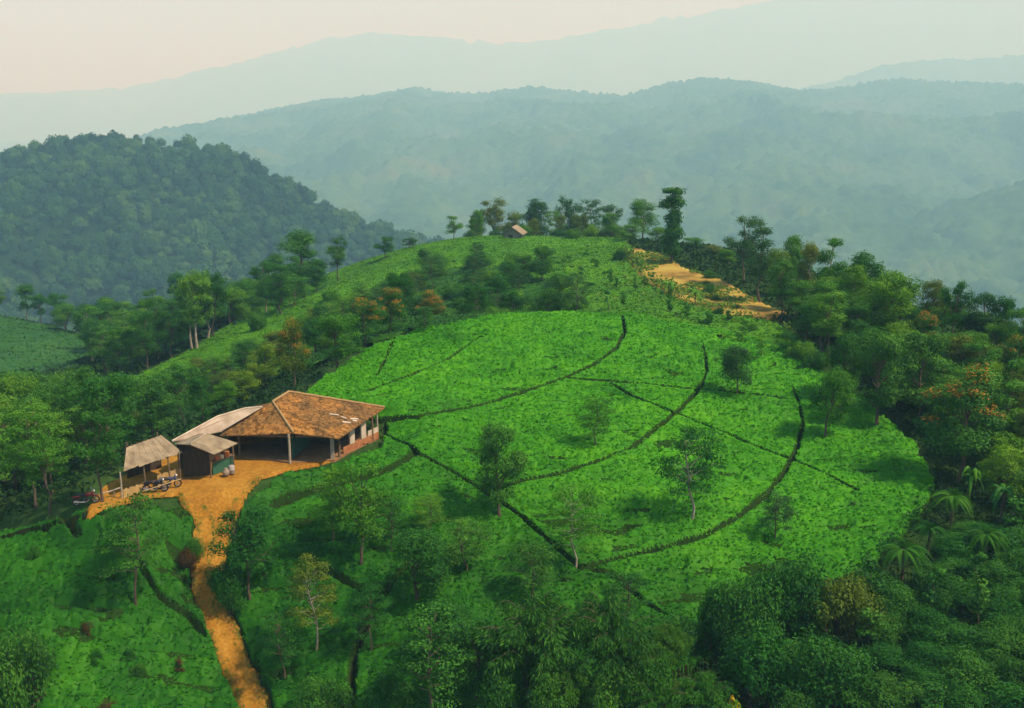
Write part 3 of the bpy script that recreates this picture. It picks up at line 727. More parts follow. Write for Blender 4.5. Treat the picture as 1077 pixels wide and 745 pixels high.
for sd in range(4):   # orange flush on the upper lobes
    rg = np.random.default_rng(900+sd); h, rr = 8.5, 2.5
    b, pts = base_trunk(rg, h*.86, .16); cl, ex = [], []
    for i in range(26):
        z = h*(.25+.68*rg.random()); pr_ = math.sin(math.pi*min(.98, (z/h-.12)/.88))**.55; a = rg.random()*6.283; ro = rr*pr_*(.3+.55*rg.random())
        c = np.array([math.cos(a)*ro, math.sin(a)*ro, z]); s = .65+.5*rg.random(); limb(b, rg, along(pts, max(.2, z/h*.8)), c, .05, .018)
        cl.append(clump(c, (s*1.15, s*1.15, s*.8), 330, .20, rg))
        if z > h*.5 and rg.random() < .8: ex.append(clump(c+np.array([0, 0, s*.45]), (s*.9, s*.9, s*.4), 90, .19, rg, up=.7))
    store('flowering_tree', h, rr*2, b, cl, ex)
for sd in range(2):   # shrub with upright flower heads
    rg = np.random.default_rng(950+sd); h = 2.0; b = MB(); cl, ex = [], []
    for i in range(12):
        a = rg.random()*6.283; ro = .7*rg.random(); z = h*(.3+.6*rg.random()); c = np.array([math.cos(a)*ro, math.sin(a)*ro, z]); limb(b, rg, (0, 0, -.3), c, .025, .01, .2); cl.append(clump(c, (.4, .4, .35), 70, .2, rg))
        if i < 6: ex.append(clump(c+np.array([0, 0, .3]), (.22, .22, .28), 60, .16, rg))
    store('flowering_shrub', h, 1.8, b, cl, ex)
CAT = dict(oval_tree='tree', shade_tree='tree', tiered_tree='tree', tall_tree='tree', column_tree='tree', bush='bush', bamboo_clump='bamboo', banana_plant='banana plant', tree_fern='tree fern', sapling='young tree', flowering_tree='tree', flowering_shrub='shrub')
TRUNKP = dict(bamboo_clump='culm_stems', banana_plant='stem', tree_fern='stem', bush='stem', flowering_shrub='stem')
CROWNP = dict(bamboo_clump='foliage', banana_plant='foliage', tree_fern='foliage', bush='foliage', flowering_shrub='foliage')
PLACED = []
def set_mat(o, m):
    o.material_slots[0].link = 'OBJECT'; o.material_slots[0].material = m
def plant(kind, p, h, wd, tone, label, group=None, pale=False, rz=None, flush=None, vi=None):
    pl = PROTO[kind]; i = rng.integers(0, len(pl)) if vi is None else vi % len(pl)
    h0, w0, tm, cm, em = pl[i]
    o = empty(kind, (p[0], p[1], p[2]), rng.random()*6.283 if rz is None else rz)
    sx = wd/w0; sz_ = h/h0; o.scale = (sx, sx, sz_)
    tag(o, label, CAT[kind], group)
    t = link(TRUNKP.get(kind, 'trunk'), tm, o)
    if pale: set_mat(t, BARK_PALE)
    c = link(CROWNP.get(kind, 'crown'), cm, o); set_mat(c, LM[tone])
    if em is not None:
        e = link('blossom', em, o); set_mat(e, LM[flush or 'orange'])
    PLACED.append((p[0], p[1], wd*.5))
    return o
def tree_px(px, base, top, wpx, kind, tone, label, group=None, Y=None, **kw):
    """stand a plant where the ground meets this sight line, its size from its height and width there"""
    q = hit(px, base) if Y is None else None
    if q is None:
        if Y is None: print('no ground', px, base, label); return
        x, y, z = at(px, base, Y); q = np.array([x, y, float(H(x, y))])
    s = px_per_m(q); top_z = CZ+ray(px, top)[1]*q[1]
    return plant(kind, q, max(.5, top_z-q[2]), wpx/s, tone, label, group, **kw)
# ================================================================ farm hall, sheds, hut, motorbikes
z = ZB
TILE, nt_, out_ = newmat('clay_tiles'); L = nt_.links
tc = nd(nt_, 'ShaderNodeTexCoord').outputs['Object']
ca = ramp(nt_, noise(nt_, .55, 6, tc, .6), [(.36, (.075, .062, .022)), (.47, (.17, .11, .030)), (.58, (.31, .155, .030)), (.76, (.44, .24, .055))])
cb = ramp(nt_, noise(nt_, 9, 3, tc), [(.3, (.10, .055, .025)), (.7, (.36, .16, .05))])
wv = nd(nt_, 'ShaderNodeTexVoronoi', Scale=4.8); L.new(tc, wv.inputs['Vector'])
pr = nd(nt_, 'ShaderNodeBsdfPrincipled', Roughness=.9); pr.inputs['Specular IOR Level'].default_value = .15
cc = mixc(nt_, .4, ca, cb); bw_ = nd(nt_, 'ShaderNodeRGBToBW'); L.new(wv.outputs['Color'], bw_.inputs[0]); L.new(mixc(nt_, .75, cc, bw_.outputs[0], 'OVERLAY'), pr.inputs['Base Color'])
bp = nd(nt_, 'ShaderNodeBump', Strength=.6); bp.inputs['Distance'].default_value = .06
wt = nd(nt_, 'ShaderNodeTexWave', Scale=3.2, Distortion=.6); L.new(tc, wt.inputs['Vector']); L.new(wt.outputs['Fac'], bp.inputs['Height']); L.new(bp.outputs[0], pr.inputs['Normal'])
L.new(pr.outputs[0], out_.inputs['Surface'])
RIDGE = plain('ridge_tiles', (.33, .23, .10), .25, .9)
SHEET = surf('weathered_sheet', [(.3, (.15, .12, .07)), (.55, (.27, .225, .14)), (.75, (.37, .31, .20))], scale=1.3, detail=7, rough=.7, stretch=(1, 1, 1), bump=.3, bscale=14)
SHEETW = surf('pale_sheet', [(.3, (.26, .21, .14)), (.6, (.42, .36, .27)), (.8, (.54, .48, .38))], scale=.9, detail=7, rough=.65, bump=.3, bscale=12)
WOOD = surf('old_timber', [(.3, (.10, .07, .04)), (.7, (.22, .16, .10))], scale=3, stretch=(1, 1, .2), rough=.9)
POSTW = plain('painted_post', (.36, .33, .25), .25, .8)
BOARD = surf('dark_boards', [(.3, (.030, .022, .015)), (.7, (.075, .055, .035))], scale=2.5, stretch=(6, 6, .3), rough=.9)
WALLP = surf('lime_wall', [(.3, (.40, .34, .25)), (.7, (.60, .54, .42))], scale=1.2, rough=.9)
RUSTW = surf('rust_panel', [(.3, (.28, .10, .04)), (.7, (.46, .22, .09))], scale=1.6, rough=.8)
BAMB = surf('split_bamboo', [(.3, (.30, .21, .07)), (.7, (.50, .38, .15))], scale=3, stretch=(8, 8, .3), rough=.8)
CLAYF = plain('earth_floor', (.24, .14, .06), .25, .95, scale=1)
GREENP = plain('green_paint', (.03, .12, .075), .25, .6)
def V3(px, py, h): return onz(px, py, z+h)
def roofmesh(name, polys, t, mat, parent):
    b = MB()
    for pl in polys: b.slab(pl, t)
    return b.build(name, mat, parent)
def rel(root, pts): 
    return [tuple(np.subtract(p, root.location)) for p in pts]
# ---- hall
hall = empty('farm_hall', (-16.5, 84.0, z)); tag(hall, 'open-fronted farm hall under a rust-orange hipped tile roof', 'hall')
def P(px, py, h): return tuple(np.subtract(V3(px, py, h), hall.location))
A1, A2 = P(287, 423, 4.05), P(304, 412.5, 4.05)
Lc, C1_, C3_, C2_ = P(231, 458.5, 2.15), P(308.5, 455.5, 2.5), P(356, 461.5, 2.2), P(404.6, 429, 2.3)
Bk = (A2[0]+4.6, A2[1]+3.6, 2.35); Bl = (Lc[0]-.9, Lc[1]+6.2, 2.3)
def tri_grid(b, a, c, d, n, sag=.06, t=.07):
    """one roof slope as a fine sheet: courses of tiles and a slight sag"""
    a, c, d = map(np.array, (a, c, d)); idx = {}; base = len(b.v)
    nm = np.cross(c-a, d-a); nm = nm/np.linalg.norm(nm); nm *= np.sign(nm[2]) or 1
    for i in range(n+1):
        for j in range(n+1-i):
            p = a+(c-a)*i/n+(d-a)*j/n; u, v_ = i/n, j/n; w_ = 1-u-v_
            p = p+np.array([0, 0, -sag*27*u*v_*w_*.6])+nm*.03*(hsh(np.array(i), np.array(j), 77)-.5)*(u*v_*w_ > 0)
            idx[i, j] = len(b.v); b.v.append(tuple(p))
    m_ = len(b.v)-base
    b.v += [(p[0], p[1], p[2]-t) for p in b.v[base:]]
    for i in range(n):
        for j in range(n-i):
            f = (idx[i, j], idx[i+1, j], idx[i, j+1]); b.f.append(f); b.f.append(tuple(q+m_ for q in f[::-1]))
            if i+j < n-1:
                f = (idx[i+1, j], idx[i+1, j+1], idx[i, j+1]); b.f.append(f); b.f.append(tuple(q+m_ for q in f[::-1]))
    ed = [[idx[i, 0] for i in range(n+1)], [idx[0, j] for j in range(n+1)], [idx[i, n-i] for i in range(n+1)]]
    for e in ed:
        for p, q in zip(e[:-1], e[1:]): b.f.append((p, q, q+m_, p+m_))
rb = MB()
for tri in ((A1, Lc, C1_), (A1, Bl, Lc), (A1, C1_, C3_), (A1, C3_, A2), (A2, C3_, C2_), (A2, C2_, Bk), (A1, A2, Bk), (A1, Bk, Bl)): tri_grid(rb, *tri, 14)
roof = rb.build('roof', TILE, hall)
cb_ = MB()
def capline(p, q, r=.10):
    n_ = 12
    cb_.tube([tuple(np.array(p)*(1-i/n_)+np.array(q)*i/n_+np.array([0, 0, .05+.015*(i % 2)])) for i in range(n_+1)], r, 6)
for e in ((A1, A2), (A1, C1_), (A2, C2_)): capline(*e)
cb_.build('ridge_cap', RIDGE, roof)
# pale replacement tiles lying on the slope
pb = MB()
nm = np.cross(np.subtract(C3_, A2), np.subtract(C2_, A2)); nm = nm/np.linalg.norm(nm); nm *= np.sign(nm[2])
mm = Matrix((tuple(np.cross([0, 1, 0], nm)/np.linalg.norm(np.cross([0, 1, 0], nm))), (0, 0, 0), (0, 0, 0))).transposed()
xa = np.cross([0, 1, 0], nm); xa /= np.linalg.norm(xa); ya = np.cross(nm, xa); Mr = Matrix((tuple(xa), tuple(ya), tuple(nm))).transposed()
for u, v_, sx, sy, a in ((.42, .25, .75, .16, .3), (.46, .33, .5, .14, -.2), (.45, .44, .7, .2, .5), (.50, .42, .35, .22, .1), (.57, .30, .7, .20, .35)):
    c = np.array(A2)*(1-u-v_)+np.array(C3_)*u+np.array(C2_)*v_+nm*.03
    pb.box(c, (sx, sy, .05), 0, Mr@Matrix.Rotation(a, 3, 'Z'))
pb.build('replaced_tiles', WALLP, roof)
def post(parent, px, py, top, r=.09, mat=WOOD, sq=False, name='post'):
    x, y, _ = onz(px, py, z); o = parent.location; b = MB()
    if sq: b.box((x-o[0], y-o[1], top/2), (r*2, r*2, top))
    else: b.tube([(x-o[0], y-o[1], -.2), (x-o[0]+.02, y-o[1], top*.5), (x-o[0], y-o[1], top)], [r*1.05, r, r*.95], 8)
    return b.build(name, mat, parent)
post(hall, 305, 488, 2.42, .10, POSTW); post(hall, 350, 484, 2.18, .13, POSTW, True); post(hall, 357, 482, 2.2, .10, WOOD); post(hall, 397, 461, 2.25, .07, POSTW); post(hall, 252, 480, 2.15, .09, WOOD); post(hall, 392, 464.5, 2.2, .08, WOOD)
o = hall.location
def hb(name, pts2, h0, h1, th, mat, parent=hall):
    """upright panel between two ground points (hall coordinates)"""
    (x0, y0), (x1, y1) = pts2; L_ = math.hypot(x1-x0, y1-y0); b = MB()
    b.box(((x0+x1)/2, (y0+y1)/2, (h0+h1)/2), (L_, th, h1-h0), math.atan2(y1-y0, x1-x0)); return b.build(name, mat, parent)
def g2(px, py): x, y, _ = onz(px, py, z); return (x-o[0], y-o[1])
fl = MB(); pl = [g2(252, 482), g2(305, 488), g2(352, 485), g2(398, 462)]+[(Bk[0]-.5, Bk[1]-.6), (Bl[0]+.6, Bl[1]-.4)]
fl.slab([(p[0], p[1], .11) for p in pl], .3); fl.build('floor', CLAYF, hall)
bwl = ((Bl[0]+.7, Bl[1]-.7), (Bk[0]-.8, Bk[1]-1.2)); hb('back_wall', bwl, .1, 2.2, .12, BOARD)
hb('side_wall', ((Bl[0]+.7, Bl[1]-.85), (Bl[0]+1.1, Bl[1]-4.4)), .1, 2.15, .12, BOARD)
m1, m2 = g2(361, 479), g2(398, 461.5)
lw = hb('parapet', (m1, m2), .05, .62, .10, RUSTW)
f_ = lambda t: (m1[0]+(m2[0]-m1[0])*t, m1[1]+(m2[1]-m1[1])*t)
for t0, t1 in ((.18, .31), (.50, .63)): hb('pier', (f_(t0), f_(t1)), .63, 2.1, .14, WALLP)
hb('railing', (f_(.70), f_(1.0)), .63, 1.05, .05, WALLP)
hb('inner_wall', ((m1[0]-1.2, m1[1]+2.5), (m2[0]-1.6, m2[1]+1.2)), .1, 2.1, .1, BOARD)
hb('partition', (g2(308, 484), (g2(308, 484)[0]+.6, g2(308, 484)[1]+4.2)), .1, 2.0, .08, GREENP)
hb('eave_beam', ((Lc[0]+1.2, Lc[1]+.45), (C1_[0]-.1, C1_[1]+.42)), 2.0, 2.16, .12, WOOD); hb('eave_beam', ((C1_[0]+.05, C1_[1]+.42), (C3_[0]-.5, C3_[1]+.9)), 2.02, 2.18, .12, WOOD)
# ---- long pale lean-to behind
lt = empty('lean_to', V3(232, 470, 0)); tag(lt, 'long low lean-to with pale sheet roof along the back of the hall', 'shed')
def Q(px, py, h, r=lt): return tuple(np.subtract(V3(px, py, h), r.location))
g = [Q(181, 464.5, 2.45), Q(233, 453.5, 2.5), Q(283, 425, 3.3), Q(276, 428.6, 3.75), Q(258, 430, 3.7), Q(229, 438.5, 3.45)]
b = MB(); b.slab([g[0], g[1], g[2], g[3], g[4], g[5]], .06); b.build('roof', SHEETW, lt)
b = MB()
for k in range(9):
    t = k/8; a_ = np.array(g[0])*(1-t)+np.array(g[1])*t if t < .55 else np.array(g[1])+(np.array(g[2])-np.array(g[1]))*(t-.55)/.45*.9
b.tube([np.array(g[0])+np.array([0, 0, .04]), np.array(g[5])+np.array([0, 0, .04]), np.array(g[4])+np.array([0, 0, .05]), np.array(g[3])+np.array([0, 0, .05])], .07, 6); b.build('ridge_pole', WALLP, lt)
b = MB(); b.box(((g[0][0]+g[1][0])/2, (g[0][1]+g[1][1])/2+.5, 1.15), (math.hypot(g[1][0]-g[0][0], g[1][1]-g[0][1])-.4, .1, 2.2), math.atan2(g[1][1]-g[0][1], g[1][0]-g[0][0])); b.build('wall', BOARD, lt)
# ---- gabled stall
st_ = empty('gabled_stall', V3(215, 500, 0)); tag(st_, 'small gabled stall with grey sheet roof against the hall front', 'stall')
q = lambda px, py, h: Q(px, py, h, st_)
pa, pe, pb_, pd, pc = q(183, 467, 2.35), q(200, 467.5, 3.0), q(218, 456, 3.0), q(225, 478, 2.2), q(250, 466, 2.2)
pa2 = (pa[0]+.75, pa[1]+2.6, pa[2])
rf = roofmesh('roof', [[pe, pd, pc, pb_], [pa, (pe[0]-.005, pe[1], pe[2]-.01), (pb_[0]-.005, pb_[1], pb_[2]-.01), pa2]], .05, SHEET, st_)
b = MB(); b.tube([np.array(pe)+np.array([0, 0, .03]), np.array(pb_)+np.array([0, 0, .03])], .06, 6); b.build('ridge_cap', SHEETW, rf)
b = MB(); b.poly([(pa[0]+.25, pa[1]+.12, pa[2]-.1), (pd[0]-.2, pd[1]+.14, pd[2]-.12), (pe[0], pe[1]+.13, pe[2]-.1)]); b.poly([(pa[0]+.25, pa[1]+.17, pa[2]-.1), (pd[0]-.2, pd[1]+.19, pd[2]-.12), (pe[0], pe[1]+.18, pe[2]-.1)][::-1]); b.build('gable', BOARD, st_)
for px, py, t in ((190, 506, 2.2), (222, 503, 2.1), (246, 494, 2.1)): post(st_, px, py, t, .06)
x0, y0, _ = q(224, 500.5, 0); x1, y1, _ = q(245, 492.5, 0)
b = MB(); an = math.atan2(y1-y0, x1-x0); b.box(((x0+x1)/2, (y0+y1)/2, .5), (math.hypot(x1-x0, y1-y0), .08, .98), an); b.build('counter', GREENP, st_)
b = MB(); b.box(((x0+x1)/2-.05, (y0+y1)/2+.18, 1.02), (math.hypot(x1-x0, y1-y0)+.1, .5, .05), an); b.build('counter_top', WOOD, st_)
x0, y0, _ = q(190, 505, 0); x1, y1, _ = q(221, 502, 0); b = MB(); b.box(((x0+x1)/2, (y0+y1)/2+.5, 1.05), (math.hypot(x1-x0, y1-y0)-.2, .07, 2.0), math.atan2(y1-y0, x1-x0)); b.build('wall', BOARD, st_)
# goods on the counter, drum and sack beside it
cx0, cy0 = (np.array(onz(224, 500.5, z))+np.array(onz(245, 492.5, z)))[:2]/2; ux, uy = math.cos(an), math.sin(an)
ORANGE = plain('orange_wrap', (.45, .16, .05), .3, .5); CREAM = plain('cream_wrap', (.62, .50, .33), .2, .5); WHITEP = plain('white_plastic', (.32, .31, .29), .08, .45)
def goods(t, mat, dims, label):
    b = MB(); b.box((0, 0, dims[2]/2), dims); b.box((0, 0, dims[2]+.02), (dims[0]*.9, dims[1]*.9, .04)); b.box((0, -dims[1]/2-.006, dims[2]*.5), (dims[0]*.5, .012, dims[2]*.4))
    e = b.build('goods_box', mat, None, loc=(cx0+ux*t-.04, cy0+uy*t+.16, z+1.047)); e.rotation_euler[2] = an; tag(e, label, 'box', 'boxes on the stall counter')
goods(-.55, ORANGE, (.36, .28, .30), 'orange box at the gable end of the stall counter'); goods(-.10, CREAM, (.34, .26, .22), 'cream box in the middle of the stall counter'); goods(.42, ORANGE, (.46, .28, .36), 'tallest orange box at the hall end of the stall counter')
def lathe(prof, n=14):
    b = MB(); 
    for r, zz in prof:
        for k in range(n): b.v.append((r*math.cos(6.2832*k/n), r*math.sin(6.2832*k/n), zz))
    for i in range(len(prof)-1):
        for k in range(n): b.f.append((i*n+k, i*n+(k+1) % n, (i+1)*n+(k+1) % n, (i+1)*n+k))
    b.f.append(tuple(range(n))[::-1]); b.f.append(tuple(range((len(prof)-1)*n, len(prof)*n))); return b
def yz(px, py): x, y, _ = onz(px, py, z); return (x, y, z+.13)
e = lathe([(.20, 0), (.24, .06), (.24, .30), (.255, .32), (.24, .34), (.24, .58), (.20, .64), (.12, .66)]).build('plastic_drum', WHITEP, None, True, yz(244, 500)); tag(e, 'white plastic drum standing on the yard beside the stall counter', 'drum')
e = lathe([(.16, 0), (.25, .08), (.27, .25), (.22, .42), (.10, .50), (.13, .58), (.05, .56)]).build('grain_sack', plain('sackcloth', (.26, .22, .17), .2, .95), None, True, yz(238, 502)); tag(e, 'tied grey sack leaning near the stall counter', 'sack')
# ---- open shed
sh = empty('open_shed', V3(158, 508, 0)); tag(sh, 'open pole shed with sloping brown-grey roof above the parked motorbikes', 'shed')
q = lambda px, py, h: Q(px, py, h, sh)
r_ = [q(130, 495.5, 2.05), q(192, 476, 2.05), q(169.5, 458, 2.95), q(133, 471, 2.95)]
b = MB(); N_ = 16
for i in range(N_):    # overlapping sheets
    t0, t1 = i/N_, (i+1)/N_+.012
    lo0, lo1 = [np.array(r_[0])*(1-t)+np.array(r_[1])*t for t in (t0, min(t1, 1))]; hi0, hi1 = [np.array(r_[3])*(1-t)+np.array(r_[2])*t for t in (t0, min(t1, 1))]
    d_ = np.array([0, 0, .022*(i % 2)]); j_ = (np.random.default_rng(i).random()-.5)*.16; dn = (lo0-hi0)/np.linalg.norm(lo0-hi0)*j_
    b.slab([lo0+d_+dn, lo1+d_+dn, hi1+d_, hi0+d_], .03)
b.build('roof', SHEET, sh)
for px, py, t in ((128.5, 525, 2.0), (153, 516, 2.0), (178.5, 508, 2.0), (189, 504, 2.0)): post(sh, px, py, t, .06, POSTW if px < 130 else WOOD)
for px, py in ((136, 503), (168, 492)): post(sh, px, py, 2.8, .06)
def panel(name, p0, p1, h0, h1, mat, th=.05):
    x0, y0, _ = q(*p0, 0); x1, y1, _ = q(*p1, 0); b = MB(); n_ = max(2, int(math.hypot(x1-x0, y1-y0)/.16)); a_ = math.atan2(y1-y0, x1-x0)
    for i in range(n_):
        t = (i+.5)/n_; jj = .05*math.sin(i*2.3); b.box((x0+(x1-x0)*t, y0+(y1-y0)*t, (h0+h1+jj)/2), (math.hypot(x1-x0, y1-y0)/n_*.95, th+.01*(i % 2), h1-h0+jj), a_)
    return b.build(name, mat, sh)
panel('low_wall', (130, 524), (152, 517), .05, .62, BAMB); panel('low_wall', (166, 512), (190, 504), .05, .85, BAMB)
panel('back_wall', (134, 504), (170, 492), .05, 2.5, BOARD, .06)
b = MB(); b.tube([q(128, 524, 1.0), q(156, 515, 1.0), q(190, 504, 1.05)], .035, 6); b.build('rail', BAMB, sh)
b = MB(); x0, y0, _ = onz(104, 528, z); x1, y1, _ = onz(127.5, 521.5, z); b.tube([(x0, y0, .55), ((x0+x1)/2, (y0+y1)/2, .52), (x1, y1, .58)], .05, 6)
for px, py in ((107, 527), (120, 523.5)):
    x, y, _ = onz(px, py, z); b.tube([(x, y+.05, -.1), (x, y+.05, .56)], .04, 6)
e = b.build('hand_rail', POSTW, None, loc=(0, 0, z+.02)); tag(e, 'pale bamboo hand rail running from the shed post towards the red motorbike', 'rail')
# ---- motorbikes
BLACK = plain('black_paint', (.018, .018, .022), .2, .35); RUBBER = plain('tyre_rubber', (.02, .02, .02), .2, .9); CHROME = plain('chrome', (.5, .5, .5), .1, .3, metal=.9); SEATM = plain('seat_vinyl', (.03, .028, .03), .2, .55); REDP = plain('red_paint', (.13, .014, .016), .2, .35); BLUEP = plain('blue_paint', (.05, .07, .14), .2, .35); GLASSH = plain('lamp_lens', (.7, .7, .68), .05, .15)
def motorbike(px, py, rz, paint, label):
    x, y, _ = onz(px, py, z); r = empty('motorbike', (x, y, float(H(x, y))+.08), rz); r.rotation_euler = (0, R(-7), 0); r.rotation_euler = Matrix.Rotation(rz, 3, 'Z').to_euler(); tag(r, label, 'motorbike', 'motorbikes parked by the shed')
    for wx in (-.62, .62):
        wl = MB().torus((wx, 0, .29), (0, 1, 0), .24, .05, 20, 7).build('wheel', RUBBER, r, True)
        s = MB(); s.torus((wx, 0, .29), (0, 1, 0), .185, .015, 18, 5); s.tube([(wx, -.07, .29), (wx, .07, .29)], .05, 8)
        for k in range(10): a = k*.6283; s.tube([(wx, .02*(-1)**k, .29), (wx+.185*math.cos(a), 0, .29+.185*math.sin(a))], .006, 4, False)
        s.build('rim', CHROME, wl)
    f = MB(); f.tube([(.50, 0, .80), (.20, 0, .62), (-.10, 0, .36), (-.35, 0, .33), (-.62, 0, .29)], [.05, .05, .045, .04, .03], 8); f.tube([(-.05, 0, .6), (-.45, 0, .68), (-.80, 0, .70)], [.05, .05, .03], 8); f.box((0, 0, .33), (.34, .2, .24)); f.build('frame', BLACK, r)
    for s_ in (-1, 1): MB().tube([(.62, .075*s_, .29), (.55, .07*s_, .60), (.46, .05*s_, .88)], .022, 7).build('fork', CHROME, r)
    t = MB(); t.ball((.16, 0, .70), (.28, .13, .14), 12, 8); t.ball((.44, 0, .72), (.10, .16, .20), 10, 7); t.build('fuel_tank', paint, r, True)
    MB().ball((-.58, 0, .64), (.30, .11, .10), 12, 7).build('tail_cover', paint, r, True)
    MB().tube([(.38, 0, .44), (.50, 0, .56), (.64, 0, .60), (.80, 0, .50)], [.03, .06, .06, .03], 8).build('fender', paint, r, True)
    s = MB(); s.ball((-.30, 0, .77), (.40, .13, .075), 14, 7); s.build('seat', SEATM, r, True)
    h = MB(); h.tube([(.36, -.34, 1.0), (.44, -.18, 1.02), (.46, 0, .94), (.44, .18, 1.02), (.36, .34, 1.0)], .018, 6); h.tube([(.42, -.2, 1.0), (.40, -.27, 1.18)], .008, 5); h.tube([(.42, .2, 1.0), (.40, .27, 1.18)], .008, 5); h.ball((.39, -.28, 1.2), (.02, .07, .045)); h.ball((.39, .28, 1.2), (.02, .07, .045)); h.build('handlebar', CHROME, r)
    MB().ball((.56, 0, .90), (.07, .09, .085), 10, 7).build('headlight', GLASSH, r, True)
    e_ = MB(); e_.tube([(.18, -.12, .35), (.0, -.14, .22), (-.35, -.15, .26), (-.82, -.15, .36)], [.025, .028, .045, .05], 8); e_.build('exhaust', CHROME, r)
    MB().tube([(-.05, .1, .26), (-.10, .30, -.05)], .015, 5).build('kick_stand', CHROME, r)
    MB().ball((-.88, 0, .66), (.035, .06, .04)).build('tail_light', REDP, r)
    return r
motorbike(164, 518.5, R(8), BLACK, 'black motorbike parked under the shed eave, next to the middle post')
motorbike(178, 514.5, R(22), BLUEP, 'dark blue motorbike parked at the yard end of the shed, nearest the stall')
motorbike(91, 531.5, R(28), REDP, 'red motorbike standing alone at the end of the hand rail')
# ---- hut on the crest
hp = hit(541, 252.5); hut = empty('field_hut', tuple(hp), R(-12)); tag(hut, 'tiny plank hut with pale gabled roof on the far crest', 'hut')
w_, d_, e_h, r_h = 3.3, 3.6, 1.5, 2.7
HUTW = surf('grey_planks', [(.3, (.14, .13, .12)), (.7, (.26, .25, .23))], scale=2, stretch=(5, 5, .4))
b = MB()
for sx in (-1, 1): b.box((sx*w_/2, 0, e_h/2-.1), (.08, d_-.1, e_h+.2))
for sy in (-1, 1):
    y = sy*d_/2
    b.slab([(-w_/2, y-.04, 0)]*0+[(-w_/2+.05, y, -.2), (w_/2-.05, y, -.2), (w_/2-.05, y+.005, -.2)], .0) if False else None
    b.box((0, y, e_h/2-.1), (w_-.1, .08, e_h+.2)); b.v += [(-w_/2, y, e_h+.001), (w_/2, y, e_h+.001), (0, y, r_h-.06)]; n_ = len(b.v); b.f.append((n_-3, n_-2, n_-1))
b.build('wall', HUTW, hut)
b = MB(); ov = .5; zz = e_h-.25
b.slab([(-w_/2-ov, -d_/2-.6, zz), (.0, -d_/2-.6, r_h), (.0, d_/2+.4, r_h), (-w_/2-ov, d_/2+.4, zz)], .06); b.slab([(0.004, -d_/2-.6, r_h+.004), (w_/2+ov, -d_/2-.6, zz), (w_/2+ov, d_/2+.4, zz), (0.004, d_/2+.4, r_h+.004)], .06); b.build('roof', SHEET, hut)
b = MB(); b.box((-.35, -d_/2-.055, .55), (.8, .04, 1.15)); b.build('door', BOARD, hut)
# ---- houses far across the valley
hm = MB()
def far_house(px, py, Y, s, label, wallc):
    sx_, sy_, sz_ = SLOPE; ax, ay = project(sx_, sy_, sz_); kk = np.argmin((ax-px)**2+(ay-py)**2); x, y, zz = sx_.flat[kk], sy_.flat[kk], sz_.flat[kk]; r = empty('far_house', (x, y, zz), rng.random()*3); tag(r, label, 'house', None)
    b = MB(); b.box((0, 0, s*.1), (s*1.5, s, s*1.2)); b.build('wall', wallc, r)
    b = MB(); b.v += [(-s*.9, -s*.65, s*.65), (s*.9, -s*.65, s*.65), (s*.9, s*.65, s*.65), (-s*.9, s*.65, s*.65), (-s*.9, 0, s*1.25), (s*.9, 0, s*1.25)]; b.f += [(0, 1, 5, 4), (2, 3, 4, 5), (0, 4, 3), (1, 2, 5), (0, 3, 2, 1)]; b.build('roof', RUSTW if s < 6 else SHEETW, r)
# ================================================================ where every plant stands
T = tree_px
# ---- single shade trees in the tea
T(525,549,447,58,'oval_tree','dark','dark oval tree in the tea, the densest one on the middle of the round hill',vi=0)
T(727,556,447,66,'shade_tree','dark','thin dark shade tree in the tea just above the longest curved trail',vi=1,pale=True)
T(605,607,512,56,'shade_tree','mid','thin pale-trunked shade tree standing where two tea trails meet',vi=2,pale=True)
T(626,476,418,42,'shade_tree','mid','faint feathery tree in the tea high on the round hill',vi=3)
T(775,420,361,36,'oval_tree','blue','small dark-topped tree in the upper tea beside the trail crossing',vi=1)
T(869,467,384,48,'oval_tree','mid','medium tree with rounded crown in the tea beside the largest slope tree',vi=2)
T(921,453,346,62,'oval_tree','dark','largest broad dark tree at the tea edge below the right-hand wood',vi=3)
T(815,572,518,38,'shade_tree','blue','small loose tree in the tea above the dark thicket',vi=0)
T(447,352,322,24,'shade_tree','dark','small dark tree on the upper rim of the round tea hill',vi=1)
T(380,602,482,84,'tiered_tree','bright','airy tree with yellow-green top in front of the hall parapet',vi=0)
T(265,642,532,84,'tiered_tree','dark','dark tiered tree leaning over the bend of the dirt track',vi=1)
T(143,642,520,66,'shade_tree','dark','thin dark tree in the steep tea below the red motorbike',vi=2)
T(332,694,585,52,'shade_tree','olive','spindly tree with thin pale stem in the tea right of the track',vi=3,pale=True)
T(245,640,575,40,'bush','dark','dark bush at the foot of the tiered tree by the track bend',vi=1)
T(490,610,545,58,'shade_tree','dark','low loose tree in the tea below the densest oval tree',vi=1)
T(440,640,552,70,'oval_tree','dark','loose rounded tree near the wide dark trail above the bamboo',vi=2)
T(452,570,520,40,'shade_tree','mid','faint small tree in the tea below the hall trail junction',vi=0)
